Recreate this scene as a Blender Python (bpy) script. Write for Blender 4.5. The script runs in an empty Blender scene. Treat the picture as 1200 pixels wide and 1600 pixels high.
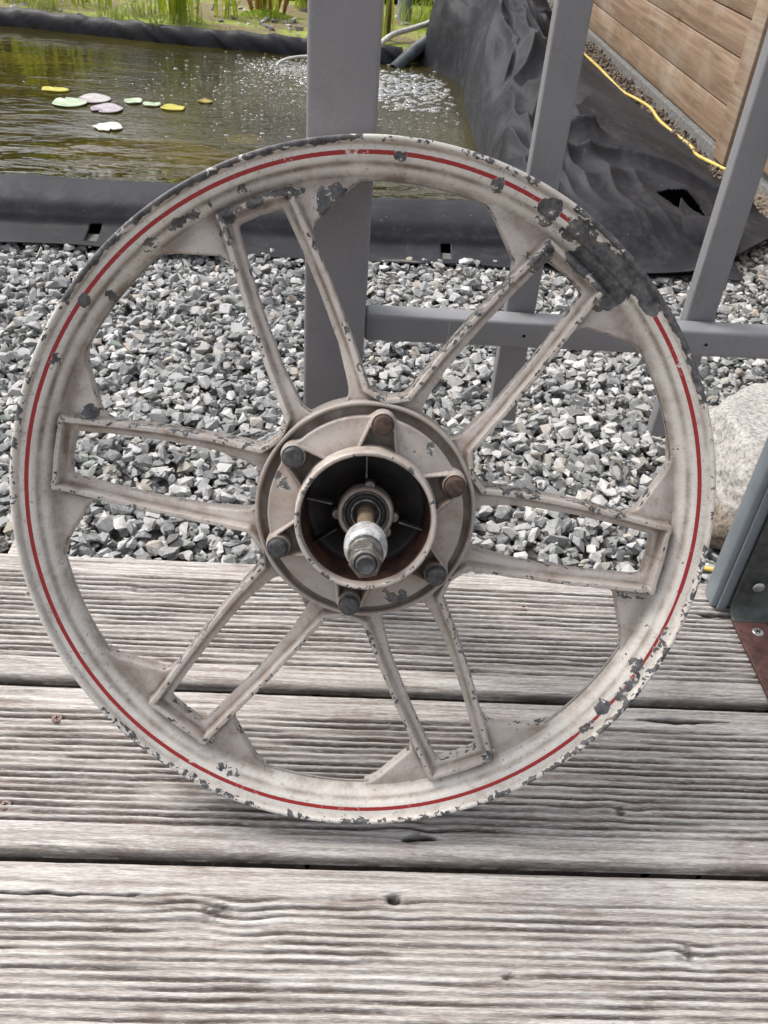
import bpy, bmesh, math, random
import numpy as np
from mathutils import Vector, Matrix
random.seed(7); RNG = np.random.default_rng(11)
S = bpy.context.scene
R = math.radians

# ------------------------------------------------------------------ camera
CAMZ = 0.6318
cam = bpy.data.cameras.new("camera"); cam.sensor_fit = 'HORIZONTAL'; cam.sensor_width = 36
cam.lens = 1355.72 / 1200 * 36; cam.clip_start = .01; cam.clip_end = 200
co = bpy.data.objects.new("camera", cam); S.collection.objects.link(co); S.camera = co
CR = np.array([[0.99744755, -0.0259065, 0.06653757], [0.03581499, -0.62463439, -0.78009561], [0.0617712, 0.7804875, -0.6221122]])
co.matrix_world = Matrix(((CR[0][0], -CR[1][0], -CR[2][0], 0), (CR[0][1], -CR[1][1], -CR[2][1], 0),
                          (CR[0][2], -CR[1][2], -CR[2][2], CAMZ), (0, 0, 0, 1)))
cam.dof.use_dof = True; cam.dof.focus_distance = .62; cam.dof.aperture_fstop = 60
S.render.resolution_x = 768; S.render.resolution_y = 1024

# ------------------------------------------------------------------ light
W = bpy.data.worlds.new("World"); S.world = W; W.use_nodes = True
wn = W.node_tree.nodes; wl = W.node_tree.links; wn.clear()
SUN_EL, SUN_AZ = 52, -62            # azimuth from +Y (away from the viewer), negative to the left
sky = wn.new('ShaderNodeTexSky'); sky.sky_type = 'NISHITA'; sky.sun_disc = False
sky.sun_elevation = R(SUN_EL); sky.sun_rotation = R(SUN_AZ); sky.dust_density = 4; sky.air_density = 1.2
hs = wn.new('ShaderNodeHueSaturation'); hs.inputs['Saturation'].default_value = .28
bg = wn.new('ShaderNodeBackground'); bg.inputs['Strength'].default_value = .15
ow = wn.new('ShaderNodeOutputWorld')
wl.new(sky.outputs[0], hs.inputs['Color']); tcw = wn.new('ShaderNodeTexCoord'); mpw = wn.new('ShaderNodeMapping'); mpw.inputs['Scale'].default_value = (1, 1, 2.6); wl.new(tcw.outputs['Generated'], mpw.inputs[0])
nzw = wn.new('ShaderNodeTexNoise'); nzw.inputs['Scale'].default_value = 2.6; nzw.inputs['Detail'].default_value = 5; wl.new(mpw.outputs[0], nzw.inputs['Vector'])
mrw = wn.new('ShaderNodeMapRange'); wl.new(nzw.outputs[0], mrw.inputs[0]); mrw.inputs[1].default_value = .42; mrw.inputs[2].default_value = .62; mrw.inputs[3].default_value = .75; mrw.inputs[4].default_value = 2.3
vmw = wn.new('ShaderNodeVectorMath'); vmw.operation = 'SCALE'; wl.new(hs.outputs[0], vmw.inputs[0]); wl.new(mrw.outputs[0], vmw.inputs['Scale'])   # cloud patches added to brighten the sky the water mirrors
wl.new(vmw.outputs[0], bg.inputs[0]); wl.new(bg.outputs[0], ow.inputs[0])
sl = bpy.data.lights.new("sun", 'SUN'); sl.energy = 2.6; sl.angle = R(18); sl.color = (1, .96, .9)
so = bpy.data.objects.new("sun", sl); S.collection.objects.link(so)
sd_ = Vector((math.sin(R(SUN_AZ)) * math.cos(R(SUN_EL)), math.cos(R(SUN_AZ)) * math.cos(R(SUN_EL)), math.sin(R(SUN_EL))))
so.rotation_euler = sd_.to_track_quat('Z', 'Y').to_euler()
S.view_settings.view_transform = 'Standard'; S.view_settings.look = 'None'; S.view_settings.gamma = 1
S.view_settings.exposure = .42

# ------------------------------------------------------------------ helpers
def tag(o, label=None, cat=None, group=None, kind=None):
    if label: o['label'] = label
    if cat: o['category'] = cat
    if group: o['group'] = group
    if kind: o['kind'] = kind
    return o
def empty(name, loc=(0, 0, 0), rot=None):
    o = bpy.data.objects.new(name, None); S.collection.objects.link(o); o.location = loc
    o.empty_display_size = .02
    if rot is not None: o.rotation_euler = rot
    return o
def add(name, me, mat, parent=None, loc=None, smooth=True):
    o = bpy.data.objects.new(name, me); S.collection.objects.link(o)
    if mat:
        for m in (mat if isinstance(mat, (list, tuple)) else [mat]): me.materials.append(m)
    if parent: o.parent = parent
    if loc is not None: o.location = loc
    if len(me.polygons): me.polygons.foreach_set('use_smooth', np.full(len(me.polygons), bool(smooth)))
    return o
def mesh_np(name, V, F, attrs=None):
    """V (n,3); F: array (m,k) or list of lists"""
    me = bpy.data.meshes.new(name); V = np.asarray(V, np.float32)
    me.vertices.add(len(V)); me.vertices.foreach_set('co', V.ravel())
    if isinstance(F, np.ndarray):
        n, k = F.shape; tot = np.full(n, k, np.int32); flat = F.astype(np.int32).ravel()
    else:
        tot = np.array([len(f) for f in F], np.int32); flat = np.array([i for f in F for i in f], np.int32); n = len(F)
    me.loops.add(len(flat)); me.loops.foreach_set('vertex_index', flat)
    me.polygons.add(n); st = np.zeros(n, np.int32); st[1:] = np.cumsum(tot)[:-1]
    me.polygons.foreach_set('loop_start', st)
    try: me.polygons.foreach_set('loop_total', tot)
    except Exception: pass
    me.update(calc_edges=True); me.validate()
    if attrs:
        for k_, v in attrs.items():
            a = me.attributes.new(k_, 'FLOAT', 'POINT'); a.data.foreach_set('value', np.asarray(v, np.float32).ravel())
    return me
def grid_faces(nu, nv, wrap_u=False, keep=None):
    i = np.arange(nu if wrap_u else nu - 1); j = np.arange(nv - 1)
    I, J = np.meshgrid(i, j, indexing='ij'); I2 = (I + 1) % nu
    F = np.stack([I * nv + J, I2 * nv + J, I2 * nv + J + 1, I * nv + J + 1], -1)
    if keep is not None: return F[keep]
    return F.reshape(-1, 4)
_lat = {}
def vnoise(x, y, seed=0):
    L = _lat.setdefault(seed, np.random.default_rng(seed + 100).random((256, 256)))
    xi = np.floor(x).astype(int); yi = np.floor(y).astype(int); fx = x - xi; fy = y - yi
    fx = fx * fx * (3 - 2 * fx); fy = fy * fy * (3 - 2 * fy); g = lambda a, b: L[a & 255, b & 255]
    return (g(xi, yi) * (1 - fx) + g(xi + 1, yi) * fx) * (1 - fy) + (g(xi, yi + 1) * (1 - fx) + g(xi + 1, yi + 1) * fx) * fy
def fbm(x, y, seed=0, o=4):
    s = 0; a = .5; t = 0
    for k in range(o): s = s + a * vnoise(x * 2 ** k, y * 2 ** k, seed + k * 7); t += a; a *= .5
    return s / t
def sstep(a, b, x):
    t = np.clip((x - a) / (b - a), 0, 1); return t * t * (3 - 2 * t)
def bm_obj(name, bm, mat, parent=None, loc=None, smooth=True, bevel=0, seg=2):
    me = bpy.data.meshes.new(name); bmesh.ops.recalc_face_normals(bm, faces=bm.faces); bm.to_mesh(me); bm.free()
    o = add(name, me, mat, parent, loc, smooth)
    if bevel:
        b = o.modifiers.new('bevel', 'BEVEL'); b.width = bevel; b.segments = seg; b.limit_method = 'ANGLE'; b.angle_limit = R(35); b.harden_normals = False
    return o
def bx(bm, c, s, rot=None):
    m = Matrix.Translation(c) @ (rot.to_4x4() if rot is not None else Matrix.Identity(4)) @ Matrix.Diagonal((*s, 1))
    return bmesh.ops.create_cube(bm, size=1, matrix=m)
def lathe_np(prof, n=96, a0=0, a1=None):
    prof = np.array(prof); t = np.linspace(0, 2 * np.pi, n, endpoint=False)
    V = np.stack([np.cos(t)[:, None] * prof[None, :, 0], np.sin(t)[:, None] * prof[None, :, 0], np.repeat(prof[None, :, 1], n, 0)], -1).reshape(-1, 3)
    return V, grid_faces(n, len(prof), True)
def smooth_prof(pts, n=6):
    """Catmull-Rom resample, pts with optional third value 1 = hard corner"""
    P = np.array([p[:2] for p in pts], float); out = []
    for i in range(len(P) - 1):
        p0 = P[max(i - 1, 0)]; p1 = P[i]; p2 = P[i + 1]; p3 = P[min(i + 2, len(P) - 1)]
        for k in range(n):
            t = k / n
            out.append(.5 * ((2 * p1) + (-p0 + p2) * t + (2 * p0 - 5 * p1 + 4 * p2 - p3) * t * t + (-p0 + 3 * p1 - 3 * p2 + p3) * t ** 3))
    out.append(P[-1]); return np.array(out)
def tube(pts, rad, n=10, cap=True):
    P = np.array(smooth_prof3(pts)); m = len(P); rad = np.interp(np.linspace(0, 1, m), np.linspace(0, 1, len(np.atleast_1d(rad))), np.atleast_1d(rad))
    T = np.gradient(P, axis=0); T /= np.linalg.norm(T, axis=1)[:, None]
    up = np.array([0, 0, 1.]); V = []
    for i in range(m):
        a = np.cross(T[i], up)
        if np.linalg.norm(a) < 1e-3: a = np.cross(T[i], [0, 1., 0])
        a /= np.linalg.norm(a); b = np.cross(a, T[i])
        for k in range(n):
            t = 2 * np.pi * k / n; V.append(P[i] + rad[i] * (np.cos(t) * a + np.sin(t) * b))
    F = []
    for i in range(m - 1):
        for k in range(n): F.append([i * n + k, i * n + (k + 1) % n, (i + 1) * n + (k + 1) % n, (i + 1) * n + k])
    if cap: F.append(list(range(n))[::-1]); F.append([(m - 1) * n + k for k in range(n)])
    return np.array(V), F
def smooth_prof3(pts, n=6):
    P = np.array(pts, float); out = []
    if len(P) < 3: return P
    for i in range(len(P) - 1):
        p0 = P[max(i - 1, 0)]; p1 = P[i]; p2 = P[i + 1]; p3 = P[min(i + 2, len(P) - 1)]
        for k in range(n):
            t = k / n
            out.append(.5 * ((2 * p1) + (-p0 + p2) * t + (2 * p0 - 5 * p1 + 4 * p2 - p3) * t * t + (-p0 + 3 * p1 - 3 * p2 + p3) * t ** 3))
    out.append(P[-1]); return np.array(out)

# ---- node helper
class NM:
    def __init__(s, name, rough=.6, bump=None):
        s.m = bpy.data.materials.new(name); s.m.use_nodes = True; s.t = s.m.node_tree; s.n = s.t.nodes; s.l = s.t.links
        s.b = s.n['Principled BSDF']; s.b.inputs['Roughness'].default_value = rough; s.out = s.n['Material Output']
        s.b.inputs['Specular IOR Level'].default_value = .35
    def set(s, k, v):
        i = s.b.inputs[k]
        if hasattr(v, 'links') or isinstance(v, bpy.types.NodeSocket): s.l.new(v, i)
        else: i.default_value = v
        return s
    def _in(s, node, i, v):
        if v is None: return
        if isinstance(v, bpy.types.NodeSocket): s.l.new(v, node.inputs[i])
        else:
            if isinstance(v, tuple) and len(v) == 3 and node.inputs[i].type == 'RGBA': v = (*v, 1)
            node.inputs[i].default_value = v
    def coord(s, kind='Object', scale=(1, 1, 1), loc=(0, 0, 0)):
        if kind == 'World': c = s.n.new('ShaderNodeNewGeometry').outputs['Position']
        else: c = s.n.new('ShaderNodeTexCoord').outputs[kind]
        mp = s.n.new('ShaderNodeMapping'); s.l.new(c, mp.inputs[0]); mp.inputs['Scale'].default_value = scale; mp.inputs['Location'].default_value = loc
        return mp.outputs[0]
    def noise(s, co, scale, detail=4, rough=.55, dist=0, out=0):
        n = s.n.new('ShaderNodeTexNoise'); s.l.new(co, n.inputs['Vector']); n.inputs['Scale'].default_value = scale
        n.inputs['Detail'].default_value = detail; n.inputs['Roughness'].default_value = rough; n.inputs['Distortion'].default_value = dist
        return n.outputs[out]
    def voro(s, co, scale, feat='F1', out='Distance'):
        n = s.n.new('ShaderNodeTexVoronoi'); s.l.new(co, n.inputs['Vector']); n.inputs['Scale'].default_value = scale; n.feature = feat
        return n.outputs[out]
    def attr(s, name):
        n = s.n.new('ShaderNodeAttribute'); n.attribute_name = name; return n.outputs['Fac']
    def math(s, op, a, b=None, c=None, clamp=False):
        n = s.n.new('ShaderNodeMath'); n.operation = op; n.use_clamp = clamp
        for i, v in enumerate((a, b, c)): s._in(n, i, v)
        return n.outputs[0]
    def ramp(s, f, stops, interp='LINEAR'):
        n = s.n.new('ShaderNodeValToRGB'); s.l.new(f, n.inputs[0]); e = n.color_ramp.elements; n.color_ramp.interpolation = interp
        while len(e) < len(stops): e.new(.5)
        for k, (p, c) in enumerate(stops):
            e[k].position = p; e[k].color = (c, c, c, 1) if isinstance(c, (int, float)) else (*c, 1)
        return n.outputs[0]
    def rng(s, f, a, b, c=0., d=1.):
        n = s.n.new('ShaderNodeMapRange'); s.l.new(f, n.inputs[0])
        for i, v in enumerate((a, b, c, d)): n.inputs[i + 1].default_value = v
        return n.outputs[0]
    def mix(s, f, a, b, mode='MIX'):
        n = s.n.new('ShaderNodeMixRGB'); n.blend_type = mode; s._in(n, 0, f); s._in(n, 1, a); s._in(n, 2, b); return n.outputs[0]
    def bump(s, h, strength=.3, dist=.001, normal=None):
        n = s.n.new('ShaderNodeBump'); s.l.new(h, n.inputs['Height']); n.inputs['Strength'].default_value = strength; n.inputs['Distance'].default_value = dist
        if normal is not None: s.l.new(normal, n.inputs['Normal'])
        s.l.new(n.outputs[0], s.b.inputs['Normal']); return n.outputs[0]

# ------------------------------------------------------------------ materials
def mat_paint(name, base=(.615, .58, .54), stripe=False, hub=False):
    m = NM(name, .5); dirt = .9 if hub else (.5 if stripe else .8); co_ = m.coord('Object')
    n1 = m.noise(co_, 70, 5, .6, .4); n2 = m.noise(co_, 14, 3); n3 = m.noise(co_, 420, 2, .5)
    wear = m.attr('wear'); grime = m.attr('grime')
    v = m.voro(co_, 190, out='Distance')
    cell = m.voro(m.mix(.010, co_, m.noise(co_, 90, 3, .6, 0, 1)), 330, out='Color'); cs = m.n.new('ShaderNodeSeparateColor'); m.l.new(cell, cs.inputs[0])
    sig = m.math('ADD', m.math('MULTIPLY', m.noise(co_, 120, 6, .68, .3), .62), wear); sig = m.math('ADD', sig, m.math('MULTIPLY', cs.outputs[0], .30))
    chip = m.rng(sig, .93, .945)
    spk = m.rng(m.noise(co_, 170, 3, .5), .735, .745); chip = m.math('MAXIMUM', chip, spk)
    c = m.mix(m.rng(n2, .35, .7), base, tuple(x * .86 for x in base))
    c = m.mix(m.math('MULTIPLY', m.rng(n3, .45, .75), .25), c, (.36, .29, .23))
    c = m.mix(m.math('MULTIPLY', m.rng(m.noise(co_, 260, 4, .7), .6, .68), .6), c, (.17, .12, .09))
    c = m.mix(m.math('MULTIPLY', m.rng(m.noise(co_, 32, 6, .72, .8), .46 if hub else .50, .72), dirt), c, (.24, .17, .125))
    if stripe:
        st = m.attr('stripe'); c = m.mix(m.math('MULTIPLY', m.rng(m.math('ADD', st, m.math('MULTIPLY', m.noise(co_, 300, 3, .7), .35)), .62, .72), m.rng(m.noise(co_, 55, 6, .75), .66, .60)), c, (.27, .013, .014))
    g = m.math('MULTIPLY', grime, m.rng(m.noise(co_, 45, 5, .65), .25, .6)); g = m.math('MULTIPLY', g, .85)
    c = m.mix(g, c, (.12, .085, .06))
    mottle = m.noise(co_, 130, 5, .7)
    metal = m.ramp(mottle, [(.32, (.025, .025, .028)), (.48, (.07, .07, .076)), (.62, (.13, .125, .12)), (.72, (.26, .245, .225))])
    metal = m.mix(m.math('MULTIPLY', m.rng(m.noise(co_, 50, 5, .7), .56, .68), .6), metal, (.12, .075, .045))
    under = m.math('MULTIPLY', m.rng(sig, .900, .915), m.math('SUBTRACT', 1, chip)); c = m.mix(m.math('MULTIPLY', under, .7), c, (.50, .48, .45))
    c = m.mix(chip, c, metal)
    m.set('Base Color', c); m.set('Roughness', m.mix(chip, m.mix(grime, (.42,) * 3, (.8,) * 3), (.55,) * 3))
    h = m.math('SUBTRACT', m.math('MULTIPLY', n3, .12), chip)
    m.bump(h, .55, .0005)
    return m.m
def simple(name, c1, c2, rough=.5, scale=30, metallic=0, bump=.2, bdist=.001, kind='Object', detail=5, lo=.35, hi=.65, spec=.35):
    m = NM(name, rough); co_ = m.coord(kind); n = m.noise(co_, scale, detail, .6)
    m.set('Base Color', m.mix(m.rng(n, lo, hi), c1, c2)); m.set('Metallic', metallic); m.set('Specular IOR Level', spec)
    m.bump(m.noise(co_, scale * 5, 4), bump, bdist); return m.m
M = {}
M['rim'] = mat_paint('cream_rim_paint', stripe=True)
M['paint'] = mat_paint('cream_spoke_paint', base=(.47, .425, .392))
M['hubpaint'] = mat_paint('hub_paint', base=(.37, .335, .31), hub=True)
M['bolt'] = simple('dark_bolt', (.03, .03, .032), (.09, .085, .085), .6, 300, .2)
M['rustbolt'] = simple('rusty_bolt', (.04, .027, .023), (.095, .055, .042), .75, 260, .1, .5)
M['drum'] = simple('greasy_drum', (.008, .008, .008), (.03, .022, .018), .55, 60, 0)
M['drumrust'] = simple('rusty_drum_wall', (.012, .009, .008), (.085, .032, .02), .7, 90, 0)
M['steel'] = simple('dull_steel', (.06, .055, .05), (.20, .185, .17), .42, 220, .55, .3)
M['axle'] = simple('brown_axle', (.16, .11, .07), (.30, .24, .17), .5, 300, .4, .3)
M['alu'] = simple('cast_aluminium', (.22, .22, .22), (.58, .58, .58), .42, 160, .35, .6)
M['blackrub'] = simple('black_rubber', (.015, .015, .015), (.04, .04, .04), .6, 200)
def mat_wood():
    m = NM('weathered_decking', .85); P = m.coord('Object')
    gro = m.attr('groove'); dark = m.attr('stain_shade')
    sx = m.coord('Object', (12, 260, 6)); sx2 = m.coord('Object', (40, 800, 18)); sx3 = m.coord('Object', (3, 70, 3))
    a = m.noise(sx, 1, 5, .6, .3); b = m.noise(sx2, 1, 4, .6); c3 = m.noise(sx3, 1, 5, .65, .5); big = m.noise(P, 7, 4)
    c = m.ramp(a, [(.30, (.17, .145, .13)), (.43, (.34, .31, .288)), (.57, (.46, .435, .413)), (.74, (.58, .56, .54))])
    c = m.mix(m.math('MULTIPLY', m.rng(b, .56, .70), .7), c, (.14, .115, .10))
    c = m.mix(m.math('MULTIPLY', m.rng(c3, .52, .72), .45), c, (.30, .255, .215))
    c = m.mix(m.math('MULTIPLY', m.rng(big, .45, .7), .28), c, (.27, .245, .225))
    gg = m.math('MULTIPLY', gro, m.rng(m.noise(m.coord('Object', (14, 120, 14)), 1, 4, .6), .22, .5))
    c = m.mix(m.math('MULTIPLY', gg, .93), c, (.055, .037, .030))
    fib = m.noise(m.coord('Object', (130, 1900, 60)), 1, 4, .65, .4); c = m.mix(m.math('MULTIPLY', m.rng(fib, .50, .64), .45), c, (.13, .11, .10)); c = m.mix(m.math('MULTIPLY', m.rng(fib, .47, .36), .35), c, (.74, .71, .68))
    blot = m.noise(m.coord('Object', (16, 60, 16)), 1, 6, .7, .6); c = m.mix(m.math('MULTIPLY', m.rng(blot, .55, .66), .55), c, (.15, .105, .085))
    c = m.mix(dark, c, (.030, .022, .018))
    m.set('Base Color', c); m.set('Specular IOR Level', .2)
    m.bump(m.math('ADD', m.math('ADD', m.math('MULTIPLY', b, .6), a), m.math('MULTIPLY', fib, .5)), .9, .0008); return m.m
M['wood'] = mat_wood()
def mat_fence():
    m = NM('fence_boards', .7); P = m.coord('Object', (1, 1, 1))
    g = m.noise(m.coord('Object', (3, 3, 60)), 1, 5, .6, .8); k = m.voro(m.coord('Object', (4, 4, 9)), 1)
    g2 = m.noise(m.coord('Object', (8, 8, 260)), 1, 3, .6, .3)
    c = m.ramp(g, [(.3, (.135, .085, .052)), (.5, (.22, .150, .098)), (.72, (.31, .225, .155))])
    c = m.mix(m.math('MULTIPLY', m.rng(g2, .5, .7), .35), c, (.17, .10, .06))
    c = m.mix(m.rng(k, .05, .13, .8, 0), c, (.14, .07, .035))
    c = m.mix(m.math('MULTIPLY', m.rng(m.noise(P, 5, 4), .5, .7), .4), c, (.38, .33, .27))
    m.set('Base Color', c); m.bump(m.math('ADD', g, g2), .4, .002); return m.m
M['fence'] = mat_fence()
def mat_gravel():
    m = NM('crushed_stone', .8); geo = m.n.new('ShaderNodeNewGeometry'); r = geo.outputs['Random Per Island']; P = m.coord('Object')
    c = m.ramp(r, [(0, (.09, .09, .09)), (.14, (.15, .155, .153)), (.30, (.20, .20, .20)), (.5, (.29, .285, .28)), (.66, (.38, .37, .365)),
                   (.80, (.40, .395, .385)), (.88, (.47, .46, .45)), (.92, (.25, .21, .165)), (.955, (.19, .22, .20)), (1, (.37, .32, .265))])
    n = m.noise(P, 240, 5, .7); n2 = m.noise(P, 70, 4, .6, 1)
    c = m.mix(m.math('MULTIPLY', m.rng(n, .45, .68), .35), c, (.46, .455, .45))
    c = m.mix(m.math('MULTIPLY', m.rng(n2, .52, .7), .45), c, (.11, .115, .115))
    m.set('Base Color', c); m.bump(n, .5, .0012); return m.m
M['gravel'] = mat_gravel()
M['gsoil'] = simple('gravel_bed', (.05, .048, .045), (.13, .12, .115), .95, 120, bump=.8, bdist=.004)
def mat_liner():
    m = NM('pond_liner_rubber', .68); P = m.coord('World'); n = m.noise(P, 5, 5, .6); d = m.noise(P, 60, 6, .7); s = m.noise(P, 13, 5, .7, 1.2)
    c = m.mix(m.rng(n, .35, .7), (.010, .010, .013), (.024, .025, .031))
    dust = m.math('MULTIPLY', m.rng(s, .48, .72), m.rng(d, .35, .7)); c = m.mix(m.math('MULTIPLY', dust, .32), c, (.17, .16, .155))
    c = m.mix(m.rng(m.noise(P, 220, 3, .6), .71, .74, 0, .6), c, (.38, .35, .31))
    m.set('Base Color', c); m.set('Roughness', m.rng(dust, 0, .5, .60, .9)); m.set('Specular IOR Level', .2)
    m.bump(m.math('ADD', m.noise(P, 18, 3, .5, .6), m.math('MULTIPLY', d, .10)), .3, .006); return m.m
M['liner'] = mat_liner()
M['wetliner'] = simple('wet_black_liner', (.004, .004, .005), (.012, .012, .015), .5, 25, bump=.3, bdist=.004, kind='World', spec=.22)
def mat_steel(name, base, spots=.5):
    m = NM(name, .45); P = m.coord('World'); n = m.noise(P, 500, 2, .5); n2 = m.noise(P, 6, 5, .65)
    c = m.mix(m.rng(n2, .35, .7), base, tuple(x * .84 for x in base))
    c = m.mix(m.math('MULTIPLY', m.rng(n, .55, .75), .35), c, tuple(x * 1.3 for x in base))
    c = m.mix(m.rng(m.noise(P, 55, 4, .6), .72, .76, 0, spots), c, (.25, .2, .15))
    c = m.mix(m.rng(m.noise(m.coord('World', (60, 60, 5)), 1, 4, .6), .66, .8, 0, .3), c, tuple(x * 1.5 for x in base))
    sc_ = m.noise(m.coord('World', (420, 420, 9), (3, 0, 0)), 1, 3, .5, 1.5); c = m.mix(m.rng(sc_, .70, .73, 0, .5), c, tuple(x * 2.0 for x in base))
    c = m.mix(m.math('MULTIPLY', m.rng(m.noise(P, 22, 6, .75), .52, .7), .35), c, tuple(x * .55 for x in base))
    m.set('Base Color', c); m.set('Roughness', m.rng(n2, .3, .7, .35, .6)); m.bump(n, .25, .0005); m.set('Specular IOR Level', .5); return m.m
M['post'] = mat_steel('grey_powder_coat', (.195, .192, .203)); M['bar'] = mat_steel('grey_bar_coat', (.20, .198, .208))
M['bluepost'] = mat_steel('blue_grey_coat', (.17, .195, .215))
M['boulder'] = None
def mat_boulder():
    m = NM('granite', .85); P = m.coord('Object'); n = m.noise(P, 190, 5, .7); n2 = m.noise(P, 12, 5, .6)
    c = m.ramp(n, [(.33, (.12, .10, .09)), (.47, (.28, .265, .25)), (.65, (.41, .395, .38))])
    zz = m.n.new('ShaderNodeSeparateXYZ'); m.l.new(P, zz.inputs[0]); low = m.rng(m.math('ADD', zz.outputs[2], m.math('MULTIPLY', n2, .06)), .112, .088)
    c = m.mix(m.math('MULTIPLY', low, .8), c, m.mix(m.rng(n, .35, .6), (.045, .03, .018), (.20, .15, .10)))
    m.set('Base Color', c); m.bump(m.math('ADD', n, m.noise(P, 30, 5, .6)), .55, .0025); return m.m
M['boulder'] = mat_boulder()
M['bracket'] = simple('grey_bracket_steel', (.022, .025, .025), (.075, .08, .078), .5, 40, .2, .3)
M['rustred'] = simple('red_oxide_steel', (.042, .020, .018), (.10, .045, .038), .55, 120, .1, .4)
M['screw'] = simple('zinc_screw', (.25, .25, .25), (.5, .5, .49), .35, 200, .7, .2)
M['rustscrew'] = simple('rusty_screw', (.10, .065, .05), (.26, .19, .16), .7, 400, .2, .4)
M['dark'] = simple('recess_black', (.004, .004, .004), (.01, .01, .01), .9, 50)
M['dirt'] = simple('dry_soil', (.10, .075, .055), (.24, .195, .155), .95, 35, bump=.9, bdist=.01, kind='World')
M['sand'] = None
def mat_sand():
    m = NM('mossy_sand', .9); P = m.coord('World'); n = m.noise(P, 6, 5, .65); n2 = m.noise(P, 90, 4, .6)
    c = m.ramp(n2, [(.3, (.10, .075, .035)), (.6, (.20, .165, .085)), (.8, (.28, .245, .16))])
    c = m.mix(m.rng(n, .46, .62, 0, .85), c, (.23, .30, .035)); m.set('Base Color', c); m.bump(n2, .8, .01); return m.m
M['sand'] = mat_sand()
M['concrete'] = simple('grey_concrete', (.09, .088, .085), (.17, .165, .155), .9, 60, bump=.5, bdist=.003, kind='World')
M['yellow'] = simple('yellow_cable_sheath', (.46, .33, .07), (.58, .44, .14), .5, 60)
M['whitehose'] = simple('pale_hose', (.42, .42, .38), (.60, .60, .56), .4, 40)
M['bluehose'] = simple('blue_grey_hose', (.20, .22, .25), (.34, .37, .41), .4, 30)
M['corr'] = simple('dark_corrugated_hose', (.05, .055, .06), (.11, .12, .13), .45, 30)
M['pipe'] = simple('grey_pvc_pipe', (.19, .20, .21), (.28, .29, .30), .45, 20)
def mat_leaf(name, a, b, tr=.35):
    m = NM(name, .5); P = m.coord('World'); n = m.noise(P, 40, 3); r = m.n.new('ShaderNodeNewGeometry').outputs['Random Per Island']
    c = m.mix(r, a, b); c = m.mix(m.math('MULTIPLY', m.rng(n, .4, .7), .4), c, tuple(x * .6 for x in a)); m.set('Base Color', c)
    t = m.n.new('ShaderNodeBsdfTranslucent'); m.l.new(c, t.inputs[0]); ms = m.n.new('ShaderNodeMixShader'); ms.inputs[0].default_value = tr
    m.l.new(m.b.outputs[0], ms.inputs[1]); m.l.new(t.outputs[0], ms.inputs[2]); m.l.new(ms.outputs[0], m.out.inputs[0]); return m.m
M['reed'] = mat_leaf('yellow_green_blade', (.22, .30, .02), (.48, .52, .05))
M['grass'] = mat_leaf('pale_green_blade', (.20, .28, .05), (.40, .42, .12))
M['moss'] = mat_leaf('lime_moss', (.22, .33, .03), (.42, .50, .06))
M['redstem'] = mat_leaf('dark_red_stem', (.06, .03, .02), (.14, .05, .04), .1)
M['pitcher'] = mat_leaf('red_pitcher', (.25, .06, .03), (.42, .22, .05), .2)
M['pad_y'] = mat_leaf('yellow_pad', (.40, .38, .05), (.48, .44, .08), .1)
def mat_pad(name, c1, c2):
    m = NM(name, .3); P = m.coord('Object'); m.set('Base Color', m.mix(m.rng(m.noise(P, 40, 4), .35, .65), c1, c2)); m.set('Specular IOR Level', .6)
    m.bump(m.noise(P, 60, 3), .3, .002); return m.m
M['pad_w'] = mat_pad('pale_green_pad', (.28, .36, .22), (.42, .49, .36))
M['pad_p'] = mat_pad('pink_grey_pad', (.32, .29, .29), (.44, .40, .40)); M['pad_v'] = mat_pad('violet_pad', (.27, .22, .25), (.40, .36, .39))
M['pad_ww'] = mat_pad('bleached_pad', (.50, .50, .43), (.62, .62, .56))
M['unseen_hedge'] = mat_leaf('unseen_hedge_leaf', (.028, .032, .006), (.085, .078, .015), .2)
M['bed'] = simple('pond_bed', (.030, .022, .010), (.075, .058, .026), .9, 4, bump=.4, kind='World')
M['stoneuw'] = simple('submerged_stone', (.24, .19, .05), (.34, .27, .08), .9, 12, bump=.5)
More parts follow.
